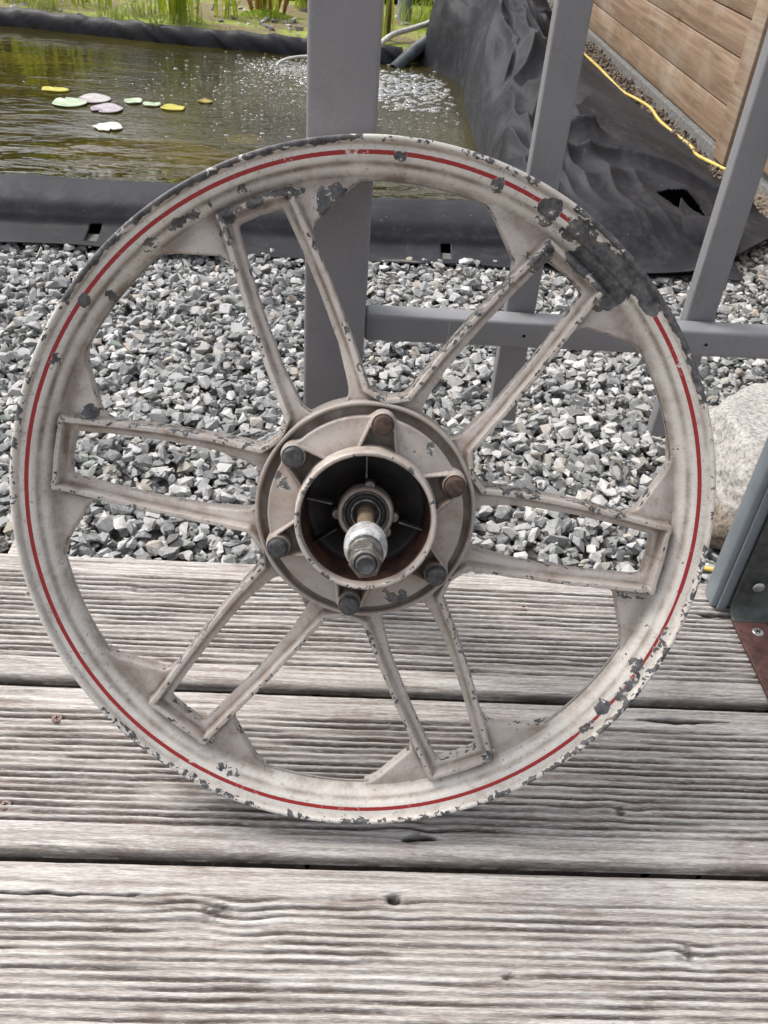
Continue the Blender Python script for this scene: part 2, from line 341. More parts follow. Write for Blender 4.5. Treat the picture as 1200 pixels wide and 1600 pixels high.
def mat_water():
    m = NM('pond_water', .03); n = m.n; l = m.l
    P = m.coord('World'); Pw = m.coord('World', (1, 1.5, 1))
    h1 = m.noise(m.coord('World', (6.5, 15, 1)), 1, 3, .5, .4); h2 = m.noise(m.coord('World', (34, 80, 1)), 1, 3, .55, .6)
    sep = n.new('ShaderNodeSeparateXYZ'); g = n.new('ShaderNodeNewGeometry'); l.new(g.outputs['Position'], sep.inputs[0])
    dx = m.math('SUBTRACT', sep.outputs[0], .15); dy = m.math('SUBTRACT', sep.outputs[1], 3.15)
    d2 = m.math('ADD', m.math('MULTIPLY', m.math('MULTIPLY', dx, dx), 1.6), m.math('MULTIPLY', dy, dy)); dist = m.math('SQRT', d2)
    near = m.rng(dist, .10, 1.35, 1, .06)
    front = m.rng(sep.outputs[1], 2.35, 1.95, 0, 1)
    hh = m.math('ADD', m.math('MULTIPLY', h1, m.math('ADD', m.math('MULTIPLY', front, 1.0), .09)), m.math('MULTIPLY', h2, m.math('MULTIPLY', near, .17)))
    h3 = m.noise(m.coord('World', (70, 130, 1)), 1, 2, .5, .5); hh = m.math('ADD', hh, m.math('MULTIPLY', h3, m.math('MULTIPLY', near, .07)))
    b = n.new('ShaderNodeBump'); b.inputs['Strength'].default_value = 1; b.inputs['Distance'].default_value = .026; l.new(hh, b.inputs['Height'])
    gl = n.new('ShaderNodeBsdfGlossy'); gl.inputs['Roughness'].default_value = .03; l.new(b.outputs[0], gl.inputs['Normal']); gl.inputs['Color'].default_value = (1, 1, 1, 1)
    tr = n.new('ShaderNodeBsdfTransparent'); tr.inputs[0].default_value = (.60, .52, .26, 1)
    di = n.new('ShaderNodeBsdfDiffuse'); l.new(m.mix(m.rng(m.noise(P, 2.2, 4, .6), .35, .65), (.040, .033, .006), (.095, .078, .016)), di.inputs[0])
    mx = n.new('ShaderNodeMixShader'); mx.inputs[0].default_value = .42; l.new(tr.outputs[0], mx.inputs[1]); l.new(di.outputs[0], mx.inputs[2])
    fr = n.new('ShaderNodeFresnel'); fr.inputs['IOR'].default_value = 1.38; l.new(b.outputs[0], fr.inputs['Normal'])
    m2 = n.new('ShaderNodeMixShader'); l.new(fr.outputs[0], m2.inputs[0]); l.new(mx.outputs[0], m2.inputs[1]); l.new(gl.outputs[0], m2.inputs[2])
    l.new(m2.outputs[0], m.out.inputs[0]); return m.m
M['water'] = mat_water()
def mat_foam():
    m = NM('foam_bubbles', .12); m.set('Base Color', (.8, .82, .84, 1)); m.set('Transmission Weight', .75); m.set('Specular IOR Level', .8); return m.m
M['foam'] = mat_foam()

# ================================================================== SETTING
GZ = -.05
def sheet(name, x0, x1, y0, y1, z, mat, nx=2, ny=2, f=None):
    X, Y = np.meshgrid(np.linspace(x0, x1, nx), np.linspace(y0, y1, ny), indexing='ij'); Z = np.full_like(X, z) if f is None else f(X, Y)
    return add(name, mesh_np(name, np.stack([X, Y, Z], -1).reshape(-1, 3), grid_faces(nx, ny)), mat)
tag(sheet('ground', -60, 60, -40, 80, -.30, M['dirt']), kind='structure')
def gh(X, Y):
    return GZ - .012 + .03 * (fbm(X * 3.1 + 5, Y * 3.1 + 9, 3, 3) - .5) + .004
tag(sheet('gravel_bed', -2.2, 2.4, .45, 1.95, GZ, M['gsoil'], 120, 80, lambda X, Y: gh(X, Y) - .004), kind='structure')
# ---- gravel stones
def stone_protos(n, k=13):
    out = []
    for i in range(n):
        bm = bmesh.new(); p = RNG.normal(size=(k, 3)); p /= np.linalg.norm(p, axis=1)[:, None]; p *= RNG.uniform(.80, 1.2, (k, 1))
        p *= np.array([1.0, RNG.uniform(.6, .9), RNG.uniform(.4, .72)])
        for q in p: bm.verts.new(q)
        r = bmesh.ops.convex_hull(bm, input=bm.verts); bmesh.ops.delete(bm, geom=[v for v in bm.verts if not v.link_faces], context='VERTS')
        bm.verts.index_update(); bm.faces.ensure_lookup_table()
        bmesh.ops.triangulate(bm, faces=bm.faces)
        bm.verts.ensure_lookup_table(); bm.verts.index_update()
        out.append((np.array([v.co[:] for v in bm.verts]), np.array([[v.index for v in f.verts] for f in bm.faces]))); bm.free()
    return out
PRO = stone_protos(40)
def rot_mats(n, tilt=.6):
    a = RNG.uniform(0, 2 * np.pi, n); t = RNG.normal(0, tilt, n); b = RNG.uniform(0, 2 * np.pi, n)
    ca, sa = np.cos(a), np.sin(a); ct, st = np.cos(t), np.sin(t); cb, sb = np.cos(b), np.sin(b); z = np.zeros(n); o = np.ones(n)
    Rz = lambda c, s: np.stack([np.stack([c, -s, z], -1), np.stack([s, c, z], -1), np.stack([z, z, o], -1)], 1)
    Rx = np.stack([np.stack([o, z, z], -1), np.stack([z, ct, -st], -1), np.stack([z, st, ct], -1)], 1)
    return Rz(ca, sa) @ Rx @ Rz(cb, sb)
def stones(name, X, Y, Z, Sz, mat, tilt=.42):
    n = len(X); Rm = rot_mats(n, tilt); pid = RNG.integers(0, len(PRO), n); Vs, Fs = [], []; off = 0
    for p in range(len(PRO)):
        idx = np.where(pid == p)[0]; v, f = PRO[p]
        if not len(idx): continue
        w = np.einsum('nij,kj->nki', Rm[idx], v) * Sz[idx][:, None, None] + np.stack([X[idx], Y[idx], Z[idx]], -1)[:, None, :]
        Vs.append(w.reshape(-1, 3)); Fs.append((f[None] + (off + np.arange(len(idx)) * len(v))[:, None, None]).reshape(-1, 3)); off += len(idx) * len(v)
    return add(name, mesh_np(name, np.concatenate(Vs), np.concatenate(Fs)), mat, smooth=False)
def gravel():
    Xs, Ys, Zs, Ss = [], [], [], []
    for lay, (sp, dz, s0, s1) in enumerate([(.0158, .001, .0092, .0135), (.0165, .008, .0085, .0155), (.022, .015, .008, .0160)]):
        x = np.arange(-1.25, 1.75, sp); y = np.arange(.60, 1.86, sp); X, Y = np.meshgrid(x, y, indexing='ij')
        X = X.ravel() + RNG.uniform(-.6, .6, X.size) * sp; Y = Y.ravel() + RNG.uniform(-.6, .6, Y.size) * sp
        if lay == 2: k = fbm(X * 9, Y * 9, 77, 2) > .42; X, Y = X[k], Y[k]
        keep = (abs(X) < .30 + .62 * Y + .25) & (Y < 1.74 + .25 * (X > .75)) & ~((Y > 1.64) & (X < .72))
        X, Y = X[keep], Y[keep]; u = RNG.random(len(X)); Sz = s0 + (s1 - s0) * u ** 1.7
        Xs.append(X); Ys.append(Y); Zs.append(gh(X, Y) + dz + RNG.uniform(-.002, .004, len(X))); Ss.append(Sz)
    k = 5000; Y = RNG.uniform(.60, 1.64, k); X = RNG.uniform(-1, 1, k) * (.5 + .62 * Y); Xs.append(X); Ys.append(Y); Zs.append(gh(X, Y) + RNG.uniform(.006, .021, k)); Ss.append(RNG.uniform(.0018, .0058, k))
    o = stones('gravel', *map(np.concatenate, (Xs, Ys, Zs, Ss)), M['gravel'])
    tag(o, 'loose grey and white crushed stone between deck and pond', 'gravel', kind='stuff')
gravel()

# ---- deck planks
def plank(y0, y1, seed, label, knots=(), cracks=(), dx=.0025, gk=1.0, hw0=.20):
    x0, x1 = -.95, 1.15; Wd = y1 - y0; nx = int((x1 - x0) / dx); ny = int(Wd / .00055)
    x = np.linspace(x0, x1, nx); t = np.linspace(0, Wd, ny); X, T = np.meshgrid(x, t, indexing='ij')
    warp = .0028 * (fbm(X * 9, T * 14, seed, 3) - .5) + .0012 * (fbm(X * 45, T * 60, seed + 5, 2) - .5)
    for (kx, kt, kr) in knots:
        d = np.hypot((X - kx) * .55, T - kt); warp += .004 * np.sin((X - kx) * 60) * np.exp(-(d / kr) ** 2)
    pitch = .0066; e0, e1 = .0235, .0245
    ph = (T + warp - e0) / pitch; inn = sstep(e0 - .001, e0 + .002, T + warp * .6) * (1 - sstep(Wd - e1 - .002, Wd - e1 + .001, T + warp * .6))
    fr = ph - np.floor(ph); hw_ = hw0 + .28 * fbm(X * 13, np.floor(ph) * 5.3 + .5, seed + 13, 3); gv = np.clip(1 - np.abs(fr - .5) / hw_, 0, 1); gv = gv * gv * (3 - 2 * gv)
    depth = .45 + .55 * sstep(.3, .62, fbm(X * 11, np.floor(ph) * 3.7 + .5, seed + 9, 3))
    eros = fbm(X * 60, T * 900, seed + 3, 3) - .5
    sc = fbm(X * 35, T * 160, seed + 21, 2)
    Z = -.0036 * gv * depth * inn - .0005 * (1 - inn) * sstep(.5, .7, fbm(X * 5, T * 420 + 30 * fbm(X * 4, T * 10, seed + 2, 2), seed + 31, 2)) + .0004 * eros + .0009 * (sc - .5) * inn
    Z += .0011 * (fbm(X * 7, T * 30, seed + 40, 3) - .5)
    er = .007
    for tt, er in ((T, .011), (Wd - T, .006)):
        q = np.clip(1 - tt / er, 0, 1); Z -= er * .9 * (1 - np.sqrt(np.maximum(1 - q * q, 0)))
    stain_shade = np.zeros_like(Z); gro = np.clip(gv ** .8 * depth * inn * .95 * gk, 0, 1) + (1 - inn) * .35 * sstep(.5, .68, fbm(X * 6, T * 500, seed + 50, 2))
    stain_shade = np.maximum(stain_shade, .65 * sstep(.006, .0005, T) * (.5 + fbm(X * 20, T * 300, seed + 60, 3)))  # shade of the rounded front edge, put into the colour as a dark band
    stain_shade = np.minimum(stain_shade, .8)
    for (kx, kt, kr) in knots:
        d = np.hypot((X - kx) * .7, T - kt) + .004 * (fbm(X * 300, T * 300, seed, 2) - .5) * 2
        stain_shade = np.maximum(stain_shade, .85 * np.clip(1 - d / (kr * .45), 0, 1) ** .5 * (fbm(X * 500, T * 500, seed, 2) > .38)); Z -= .002 * np.clip(1 - d / (kr * .35), 0, 1)
    for (ax, at, bx_, bt, w) in cracks:
        s = np.clip((X - ax) / (bx_ - ax), 0, 1); d = np.abs(T - (at + (bt - at) * s) - .003 * (fbm(X * 60, T * 0, seed, 3) - .5)) + 4 * np.maximum(np.maximum(ax - X, X - bx_), 0)
        ww = w * (.3 + 1.4 * fbm(X * 90, T * 0 + 3, seed + 2, 2)) * np.sqrt(np.maximum(s * (1 - s) * 4, 1e-4)); c = np.clip(1.4 - d / ww, 0, 1); stain_shade = np.maximum(stain_shade, c); Z -= .004 * c
        n0 = nx * ny
    V = np.stack([X, T, Z], -1)
    # side skirts so the plank is a solid board 28 mm thick
    Vf = V[:, 0].copy(); Vb = V[:, -1].copy(); rows = [V]
    D = []
    for zz in (-.010, -.028): a = Vf.copy(); a[:, 2] = zz; D.append(a)
    Bk = []
    for zz in (-.010, -.028): a = Vb.copy(); a[:, 2] = zz; Bk.append(a)
    A = np.concatenate([D[1][:, None], D[0][:, None], V, Bk[0][:, None], Bk[1][:, None]], 1)
    st = np.concatenate([np.full((nx, 2), .7), stain_shade, np.full((nx, 2), .6)], 1); gr = np.concatenate([np.full((nx, 2), .7), gro, np.full((nx, 2), .7)], 1)
    me = mesh_np('deck_plank', A.reshape(-1, 3), grid_faces(nx, ny + 4), {'stain_shade': st, 'groove': gr})
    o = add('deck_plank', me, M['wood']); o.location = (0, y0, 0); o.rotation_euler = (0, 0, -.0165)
    tag(o, label, 'plank', 'grey deck planks')
    me.flip_normals() if me.polygons[len(me.polygons) // 2].normal.z < 0 else None
# knots given as (x, t across, radius)
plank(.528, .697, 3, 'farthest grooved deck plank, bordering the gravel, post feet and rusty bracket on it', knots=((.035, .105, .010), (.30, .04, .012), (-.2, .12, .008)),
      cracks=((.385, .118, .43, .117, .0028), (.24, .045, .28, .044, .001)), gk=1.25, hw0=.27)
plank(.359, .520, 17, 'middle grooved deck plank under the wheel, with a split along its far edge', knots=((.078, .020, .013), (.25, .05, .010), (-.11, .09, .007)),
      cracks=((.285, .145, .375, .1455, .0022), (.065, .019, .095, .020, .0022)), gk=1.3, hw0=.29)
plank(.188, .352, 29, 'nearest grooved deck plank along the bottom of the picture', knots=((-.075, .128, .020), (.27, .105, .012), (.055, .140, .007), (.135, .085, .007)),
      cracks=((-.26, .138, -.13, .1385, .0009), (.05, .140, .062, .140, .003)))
for ly in (.30, .62):   # joists below
    pass
bmj = bmesh.new(); bx(bmj, (-.33, .42, -.075), (.055, .70, .085)); tag(bm_obj('deck_joist', bmj, M['wood'], bevel=.003), 'dark joist seen in the gap at the left between the deck planks', 'joist')

# ---- deck screws
def screw(x, y, z, r, mat, label, group=None, rot=.4):
    t = empty('deck_screw', (x, y, z)); t.rotation_euler = (0, 0, rot); tag(t, label, 'screw', group)
    V, F = lathe_np(smooth_prof([(0, .0006), (r * .5, .0006), (r * .85, .0003), (r, -.0006), (r, -.003)], 3), 24); me = mesh_np('head', V, F); me.flip_normals(); add('head', me, mat, t)
    bm = bmesh.new(); bx(bm, (0, 0, .00055), (r * 1.0, r * .22, .0004)); bx(bm, (0, 0, .0006), (r * .22, r * 1.0, .0004)); bm_obj('cross_slot', bm, M['dark'], t, smooth=False)
    return t
screw(-.232, .487, .0002, .0046, M['rustscrew'], 'rusty screw head in the middle plank, upper of the two at the left')
screw(-.250, .402, -.0008, .0046, M['rustscrew'], 'rusty screw head in the middle plank, low at the left edge')
screw(-.300, .641, -.0006, .0046, M['rustscrew'], 'rusty screw head in the far plank at the left, behind the rim')
screw(.205, .642, -.0006, .0048, M['rustscrew'], 'rusty screw head in the far plank, seen between the spokes at the right')

# ================================================================== RAILING
def tube_box(name, x0, x1, y0, y1, z0, z1, mat, parent, bev=.003, ox=(0, 0, 0)):
    bm = bmesh.new(); bx(bm, ((x0 + x1) / 2 - ox[0], (y0 + y1) / 2 - ox[1], (z0 + z1) / 2 - ox[2]), (x1 - x0, y1 - y0, z1 - z0))
    return bm_obj(name, bm, mat, parent, bevel=bev, seg=3)
rail = empty('steel_railing', (0, .66, 0)); o0 = (0, .66, 0)
tag(rail, 'grey steel railing with wide post, thin bars and low cross rail behind the wheel', 'railing')
tube_box('post', -.0262, .0225, .6365, .6845, .001, 1.15, M['post'], rail, .0035, o0)
tube_box('bottom_rail', .0228, .4180, .652, .674, .293, .3165, M['bar'], rail, .003, o0)
tube_box('bottom_rail', .4680, 1.20, .652, .674, .293, .3165, M['bar'], rail, .003, o0)
tube_box('top_rail', .0228, 1.20, .648, .678, 1.05, 1.08, M['bar'], rail, .003, o0)
for bxx in (.1545, .310, .560, .715, .870, 1.02):
    tube_box('baluster', bxx - .0125, bxx + .0125, .6745, .690, .206 if bxx < .2 else .196, 1.12, M['bar'], rail, .0025, o0)
    if bxx < .4:
        V, F = lathe_np([(0, -.0005), (.0016, -.0005), (.0018, .0004), (.0034, .0002), (.0038, -.0006)], 20); me = mesh_np('rail_screw', V, F); me.flip_normals()
        s_ = add('rail_screw', me, [M['bar']], rail); s_.location = (bxx + .001, .652 - .66, .3045); s_.rotation_euler = (R(90), 0, 0)
        V, F = lathe_np([(0, 0), (.0014, 0), (.0014, -.001)], 16); me = mesh_np('socket', V, F); me.flip_normals(); h_ = add('socket', me, M['dark'], s_); h_.location = (0, 0, -.0001 + .0002)
post2 = empty('corner_post', (.443, .67, 0)); tag(post2, 'blue grey steel post at the right edge, standing behind the rusty bracket', 'post')
o2 = (.443, .67, 0)
tube_box('post', .4065, .4555, .6480, .6730, .001, 1.15, M['bluepost'], post2, .0045, o2)
tube_box('edge_strip', .4125, .4222, .6440, .6477, .002, 1.15, M['bluepost'], post2, .001, o2)
# bracket: vertical leg, rounded bend, flat leg
br = empty('angle_bracket', (.46, .60, 0)); tag(br, 'flat steel angle bracket, grey upright leg and red rusty foot, screwed to the deck', 'bracket')
def strip(name, path, x0, x1, th, mat, parent, ox):
    P = smooth_prof(path, 5); T = np.gradient(P, axis=0); T /= np.linalg.norm(T, axis=1)[:, None]; N = np.stack([-T[:, 1], T[:, 0]], -1)
    a = P; b = P + N * th; bm = bmesh.new(); rows = []
    for p, q in zip(a, b):
        rows.append([bm.verts.new((x0 - ox[0], p[0] - ox[1], p[1])), bm.verts.new((x1 - ox[0], p[0] - ox[1], p[1])), bm.verts.new((x1 - ox[0], q[0] - ox[1], q[1])), bm.verts.new((x0 - ox[0], q[0] - ox[1], q[1]))])
    for r0, r1 in zip(rows[:-1], rows[1:]):
        for k in range(4): bm.faces.new((r0[k], r0[(k + 1) % 4], r1[(k + 1) % 4], r1[k]))
    bm.faces.new(rows[0]); bm.faces.new(rows[-1][::-1]); return bm_obj(name, bm, mat, parent, bevel=.0008)
strip('upright_leg', [(.6392, .32), (.6392, .20), (.6390, .06), (.6380, .020), (.6330, .0085), (.6240, .0055)], .4225, .4720, .004, M['bracket'], br, (.46, .60, 0))
strip('foot', [(.6240, .0055), (.60, .0052), (.50, .0052), (.455, .0050)], .4225, .4720, .004, M['rustred'], br, (.46, .60, 0))
def disc(name, x, y, z, r, nrm, mat, parent, ox, hgt=.0015):
    V, F = lathe_np([(0, hgt), (r * .8, hgt), (r, hgt * .3), (r, -.0005)], 24); me = mesh_np(name, V, F); me.flip_normals(); o = add(name, me, mat, parent)
    o.location = (x - ox[0], y - ox[1], z); o.rotation_euler = Vector(nrm).to_track_quat('Z', 'Y').to_euler(); return o
disc('bolt_head', .4405, .6352, .044, .0060, (0, -1, 0), M['screw'], br, (.46, .60, 0), .0012)
s1 = screw(.4435, .610, .0060, .0058, M['screw'], 'silver cross-head screw in the rusty foot of the bracket, nearest the post', rot=.3)
s2 = screw(.4475, .553, .0060, .0058, M['screw'], 'silver cross-head screw at the right edge, lower on the rusty bracket foot', rot=.9)

# ================================================================== WHEEL
u = np.array([0.99939066, -0.03490426, 0]); v = np.array([0.01483733, 0.42482751, 0.90515271]); n_ = np.array([-0.03159368, -0.90460117, 0.42508654])
ctr = np.array([0.02511951, 0.48870114, 0.24541707]); BASE = (0, -.25, -.045)
wb = ctr + u * BASE[0] + v * BASE[1] + n_ * BASE[2]
wheel = empty('motorcycle_wheel'); wheel.matrix_world = Matrix(((u[0], v[0], n_[0], wb[0]), (u[1], v[1], n_[1], wb[1]), (u[2], v[2], n_[2], wb[2] + .0005), (0, 0, 0, 1)))
wheel.matrix_world = Matrix.Translation((0, -.0065, 0)) @ wheel.matrix_world @ Matrix.Scale(1.0035, 4)
tag(wheel, 'worn cream cast moped wheel with red pinstripe, leaning on a grey post', 'wheel')
OFF = (0, .25, .045)
BLOBS = [  # angle, radius, radial sigma, tangential sigma, strength
 (57, .2385, .007, .009, .75), (62.5, .2375, .006, .006, .75), (71.8, .2375, .0035, .0035, .75), (52, .232, .010, .010, .9), (47.5, .236, .013, .016, .95), (42, .242, .006, .018, .85), (44.5, .2245, .006, .008, .8), (53.5, .2235, .005, .012, .8),
 (58.5, .214, .008, .004, .7),
 (146, .2385, .0040, .0050, .8), (143, .228, .003, .003, .6), (98.5, .2185, .0045, .0045, .7), (101, .2125, .0055, .004, .75), (108, .2235, .0028, .010, .8), (113, .2215, .003, .008, .8), (118.5, .2200, .0045, .006, .8), (120, .211, .008, .003, .65), (106, .2215, .004, .006, .65),
 (125, .2315, .0022, .012, .62), (132, .232, .0025, .006, .62), (114, .2315, .0025, .004, .6), (88, .2375, .002, .003, .7),
 (164, .2045, .0045, .0045, .75), (157, .2375, .002, .006, .6), (-27, .2370, .004, .005, .7), (-37.5, .2385, .004, .005, .75), (-31, .2415, .003, .012, .66), (-21, .2425, .003, .010, .6), (-42, .2405, .003, .006, .66),
 (-14.5, .2175, .004, .006, .6), (-16, .206, .006, .003, .6), (-61, .219, .0035, .005, .62), (45, .2155, .004, .003, .65), (40, .203, .0025, .004, .68), (34, .217, .002, .008, .6), (-120, .222, .003, .005, .5), (-115, .2335, .0018, .003, .62), (-113, .2335, .0018, .003, .6)]
LIPS = [(93, 150, .62), (20, 60, .66), (64, 80, .45), (0, 18, .33), (-20, 0, .42), (-60, -20, .50), (-97, -58, .43), (-142, -93, .45), (150, 185, .40), (185, 215, .22), (80, 93, .36)]
def wear_at(V, base=0):
    x, y, z = V[:, 0], V[:, 1], V[:, 2]; w = np.zeros(len(V)) + base; a = np.degrees(np.arctan2(y, x)); r = np.hypot(x, y)
    jit = (fbm(x * 120 + 50, y * 120 + 50, 5, 3) - .5)
    for (ba, br_, sr, stt, s) in BLOBS:
        da = (a - ba + 180) % 360 - 180; tt = np.radians(da) * r; k_ = 1 if s > .78 else 1.35; s = s if s > .78 else s * .86; d = ((r - br_) / (sr * k_)) ** 2 + (tt / (stt * k_)) ** 2
        w = np.maximum(w, s * sstep(2.4, .2, d * (1 + 2.2 * jit)))
    return w
# --- rim
def build_rim():
    front = smooth_prof([(.2440, -.0120), (.2462, -.0060), (.2474, -.0018), (.2484, -.0002), (.2496, -.0006), (.2502, -.0030), (.2496, -.0052)][::-1], 5)
    face = smooth_prof([(.2484, -.0002), (.2470, -.0006), (.2456, -.0030), (.2446, -.0048), (.2425, -.0055), (.2400, -.0060), (.2375, -.0068), (.2350, -.0086), (.2338, -.0112), (.2322, -.0128), (.2295, -.0150), (.2268, -.0182), (.2250, -.0215), (.2242, -.0240)], 5)
    outer = smooth_prof([(.2405, -.0190), (.2425, -.0125), (.2462, -.0085), (.2488, -.0052), (.2502, -.0030), (.2497, -.0008), (.2484, -.0002)], 5)
    half = np.concatenate([outer[:-1], face])                      # outer bead seat -> lip -> face -> barrel
    back = half[::-1].copy(); back[:, 1] = -.045 - back[:, 1]
    prof = np.concatenate([half, back]); prof = np.vstack([prof, prof[:1]])
    keep = [0]
    for i in range(1, len(prof)):
        if np.hypot(*(prof[i] - prof[keep[-1]])) > 1e-5: keep.append(i)
    prof = prof[keep]
    N = 1440; V, F = lathe_np(prof, N); x, y, z = V.T; r = np.hypot(x, y); a = np.degrees(np.arctan2(y, x))
    w = wear_at(V)
    lip = sstep(.2448, .2462, r + .0012 * (fbm(a * .9 + 400, z * 300 + 50, 8, 3) - .5) * 3)
    for (a0, a1, s) in LIPS:
        am = (a0 + a1) / 2; hw = (a1 - a0) / 2; da = np.abs((a - am + 180) % 360 - 180); w = np.maximum(w, lip * s * sstep(hw + 4, hw - 4, da) * (.85 + .35 * fbm(a * .5 + 300, r * 0 + 2, 12, 3)))
    w = np.where(z < -.022, w * .4 + .2, w)
    st = np.exp(-((r - .2400) / .00155) ** 4) * (z > -.02)
    aa = a; sc_ = np.where((aa < -12) & (aa > -45), .62 + .28 * fbm(aa * .8 + 200, r * 0, 9, 2), 1.0); st = np.exp(-((r - .2400) / (.00155 * sc_)) ** 4) * (z > -.02)
    gr = .45 * np.exp(-((r - .2452) / .0010) ** 2) + .75 * np.exp(-((r - .2336) / .0014) ** 2) + .7 * np.exp(-((r - .2262) / .0026) ** 2) * 1 + .06
    gr = np.where(np.abs(aa - 125) < 45, gr * 1.3, gr)
    me = mesh_np('rim', V, F, {'wear': w, 'grime': np.clip(gr, 0, 1), 'stripe': st}); me.flip_normals()
    add('rim', me, M['rim'], wheel, OFF)
build_rim()
# --- cast parts from distance fields
def seg_sd(X, Y, pts):
    d = np.full_like(X, 1e9)
    for (a, b) in zip(pts[:-1], pts[1:]):
        ax, ay, ar = a if len(a) == 3 else (*a, 0); bx2, by, br2 = b if len(b) == 3 else (*b, 0)
        ex, ey = bx2 - ax, by - ay; t = np.clip(((X - ax) * ex + (Y - ay) * ey) / (ex * ex + ey * ey), 0, 1)
        d = np.minimum(d, np.hypot(X - ax - t * ex, Y - ay - t * ey) - (ar + (br2 - ar) * t))
    return d
def poly_sd(X, Y, P):
    d = np.full_like(X, 1e9); s = np.ones_like(X); n = len(P)
    for i in range(n):
        ax, ay = P[i]; bx2, by = P[i - 1]; ex, ey = bx2 - ax, by - ay; wx, wy = X - ax, Y - ay
        t = np.clip((wx * ex + wy * ey) / (ex * ex + ey * ey), 0, 1); d = np.minimum(d, (wx - ex * t) ** 2 + (wy - ey * t) ** 2)
        c1 = Y >= ay; c2 = Y < by; c3 = ex * wy > ey * wx; s = np.where((c1 & c2 & c3) | (~c1 & ~c2 & ~c3), -s, s)
    return s * np.sqrt(d)
def smin(a, b, k):
    h = np.clip(.5 + .5 * (b - a) / k, 0, 1); return b * (1 - h) + a * h - k * h * (1 - h)
def march(xs, ys, sd, zf, zback, attrs=None, rows=3):
    """solid between zf(x,y) and zback wherever sd<0; contour cut cleanly"""
    nx, ny = len(xs), len(ys); X, Y = np.meshgrid(xs, ys, indexing='ij'); D = sd(X, Y); D = np.where(np.abs(D) < 1e-7, 1e-7, D); ins = D < 0
    vid = {}; P = []
    c = ins[:-1, :-1].astype(int) + ins[1:, :-1] + ins[1:, 1:] + ins[:-1, 1:]
    full = np.argwhere(c == 4); part = np.argwhere((c > 0) & (c < 4)); faces = []; segs = []
    def node(i, j):
        k = (i, j)
        if k not in vid: vid[k] = len(P); P.append((xs[i], ys[j]))
        return vid[k]
    def cut(i, j, i2, j2):
        k = (min((i, j), (i2, j2)), max((i, j), (i2, j2)))
        if k not in vid:
            t = D[i, j] / (D[i, j] - D[i2, j2]); vid[k] = len(P); P.append((xs[i] + t * (xs[i2] - xs[i]), ys[j] + t * (ys[j2] - ys[j])))
        return vid[k]
    for i, j in full: faces.append([node(i, j), node(i + 1, j), node(i + 1, j + 1), node(i, j + 1)])
    for i, j in part:
        q = [(i, j), (i + 1, j), (i + 1, j + 1), (i, j + 1)]; f = []; ex = []; en = []
        for k in range(4):
            a = q[k]; b = q[(k + 1) % 4]
            if ins[a]: f.append(node(*a))
            if ins[a] != ins[b]:
                vv = cut(*a, *b); f.append(vv); (ex if ins[a] else en).append(vv)
        if len(f) >= 3: faces.append(f)
        if len(ex) == 1: segs.append((ex[0], en[0]))
        elif len(ex) == 2:
            ks = f
            for e in ex:
                nx_ = ks[(ks.index(e) + 1) % len(ks)]
                if nx_ in en: segs.append((e, nx_))
    P = np.array(P); Z = zf(P[:, 0], P[:, 1]); n0 = len(P); V = [np.column_stack([P, Z])]; F = list(faces)
    edge = sorted({k for s in segs for k in s}); em = {k: i for i, k in enumerate(edge)}; ne = len(edge); E2 = P[edge]; Ze = Z[edge]; prev = {k: k for k in edge}; off = n0
    for rr in range(1, rows + 1):
        f_ = rr / rows; f_ = f_ ** 1.5; V.append(np.column_stack([E2, Ze + (zback - Ze) * f_])); new = {k: off + em[k] for k in edge}
        for (a, b) in segs: F.append([prev[a], new[a], new[b], prev[b]][::1])
        prev = new; off += ne
    # back cap
    bmap = {i: off + i for i in range(n0)}; V.append(np.column_stack([P, np.full(n0, zback)])); F = F + [[bmap[i] for i in f[::-1]] for f in faces]
    return np.concatenate(V), F, n0
RIB = [(.0395, .0684), (.0290, .0800), (.0298, .115), (.0289, .155), (.0266, .190), (.0247, .2150), (.0252, .2212), (.0225, .2216), (.0195, .2212), (0, .2216)]
BAND = [(.0238, .0740, .0085), (.0246, .090, .0062), (.0260, .115, .0048), (.0252, .155, .0044), (.0231, .19, .0043), (.0210, .2150, .0044)]
LEDGE = [(.0205, .2175, .0042), (0, .2186, .0038)]
GUS = [(.024, .188), (.0345, .198), (.0500, .2045), (.0700, .2130), (.080, .235), (.02, .235)]
def zr(r): return np.interp(r, [.074, .080, .09, .105, .13, .19, .2225, .23], [0, -.0004, -.0028, -.0062, -.0095, -.0115, -.0100, -.0100])
def body(X, Y):
    r = np.hypot(X, Y); d = smin(seg_sd(X, Y, BAND), seg_sd(X, Y, [(a, b, .0026) for a, b in RIB]), .002)
    d = smin(d, seg_sd(X, Y, LEDGE), .004); d = smin(d, poly_sd(X, Y, GUS), .007); d = smin(d, r - .0775, .009); lim = np.minimum(np.minimum(poly_sd(X, Y, GUS), seg_sd(X, Y, BAND)), np.minimum(seg_sd(X, Y, LEDGE), r - .0775)) - .0065
    return np.maximum(smin(d, .2248 - r, .006), lim)
C30, S30 = math.cos(R(30)), math.sin(R(30))
def spoke_sd(X, Y):
    r = np.hypot(X, Y); d = body(X, Y); d = np.maximum(d, -X); d = np.maximum(d, X * C30 - Y * S30); d = np.maximum(d, .0765 - r); return np.maximum(d, r - .2272)
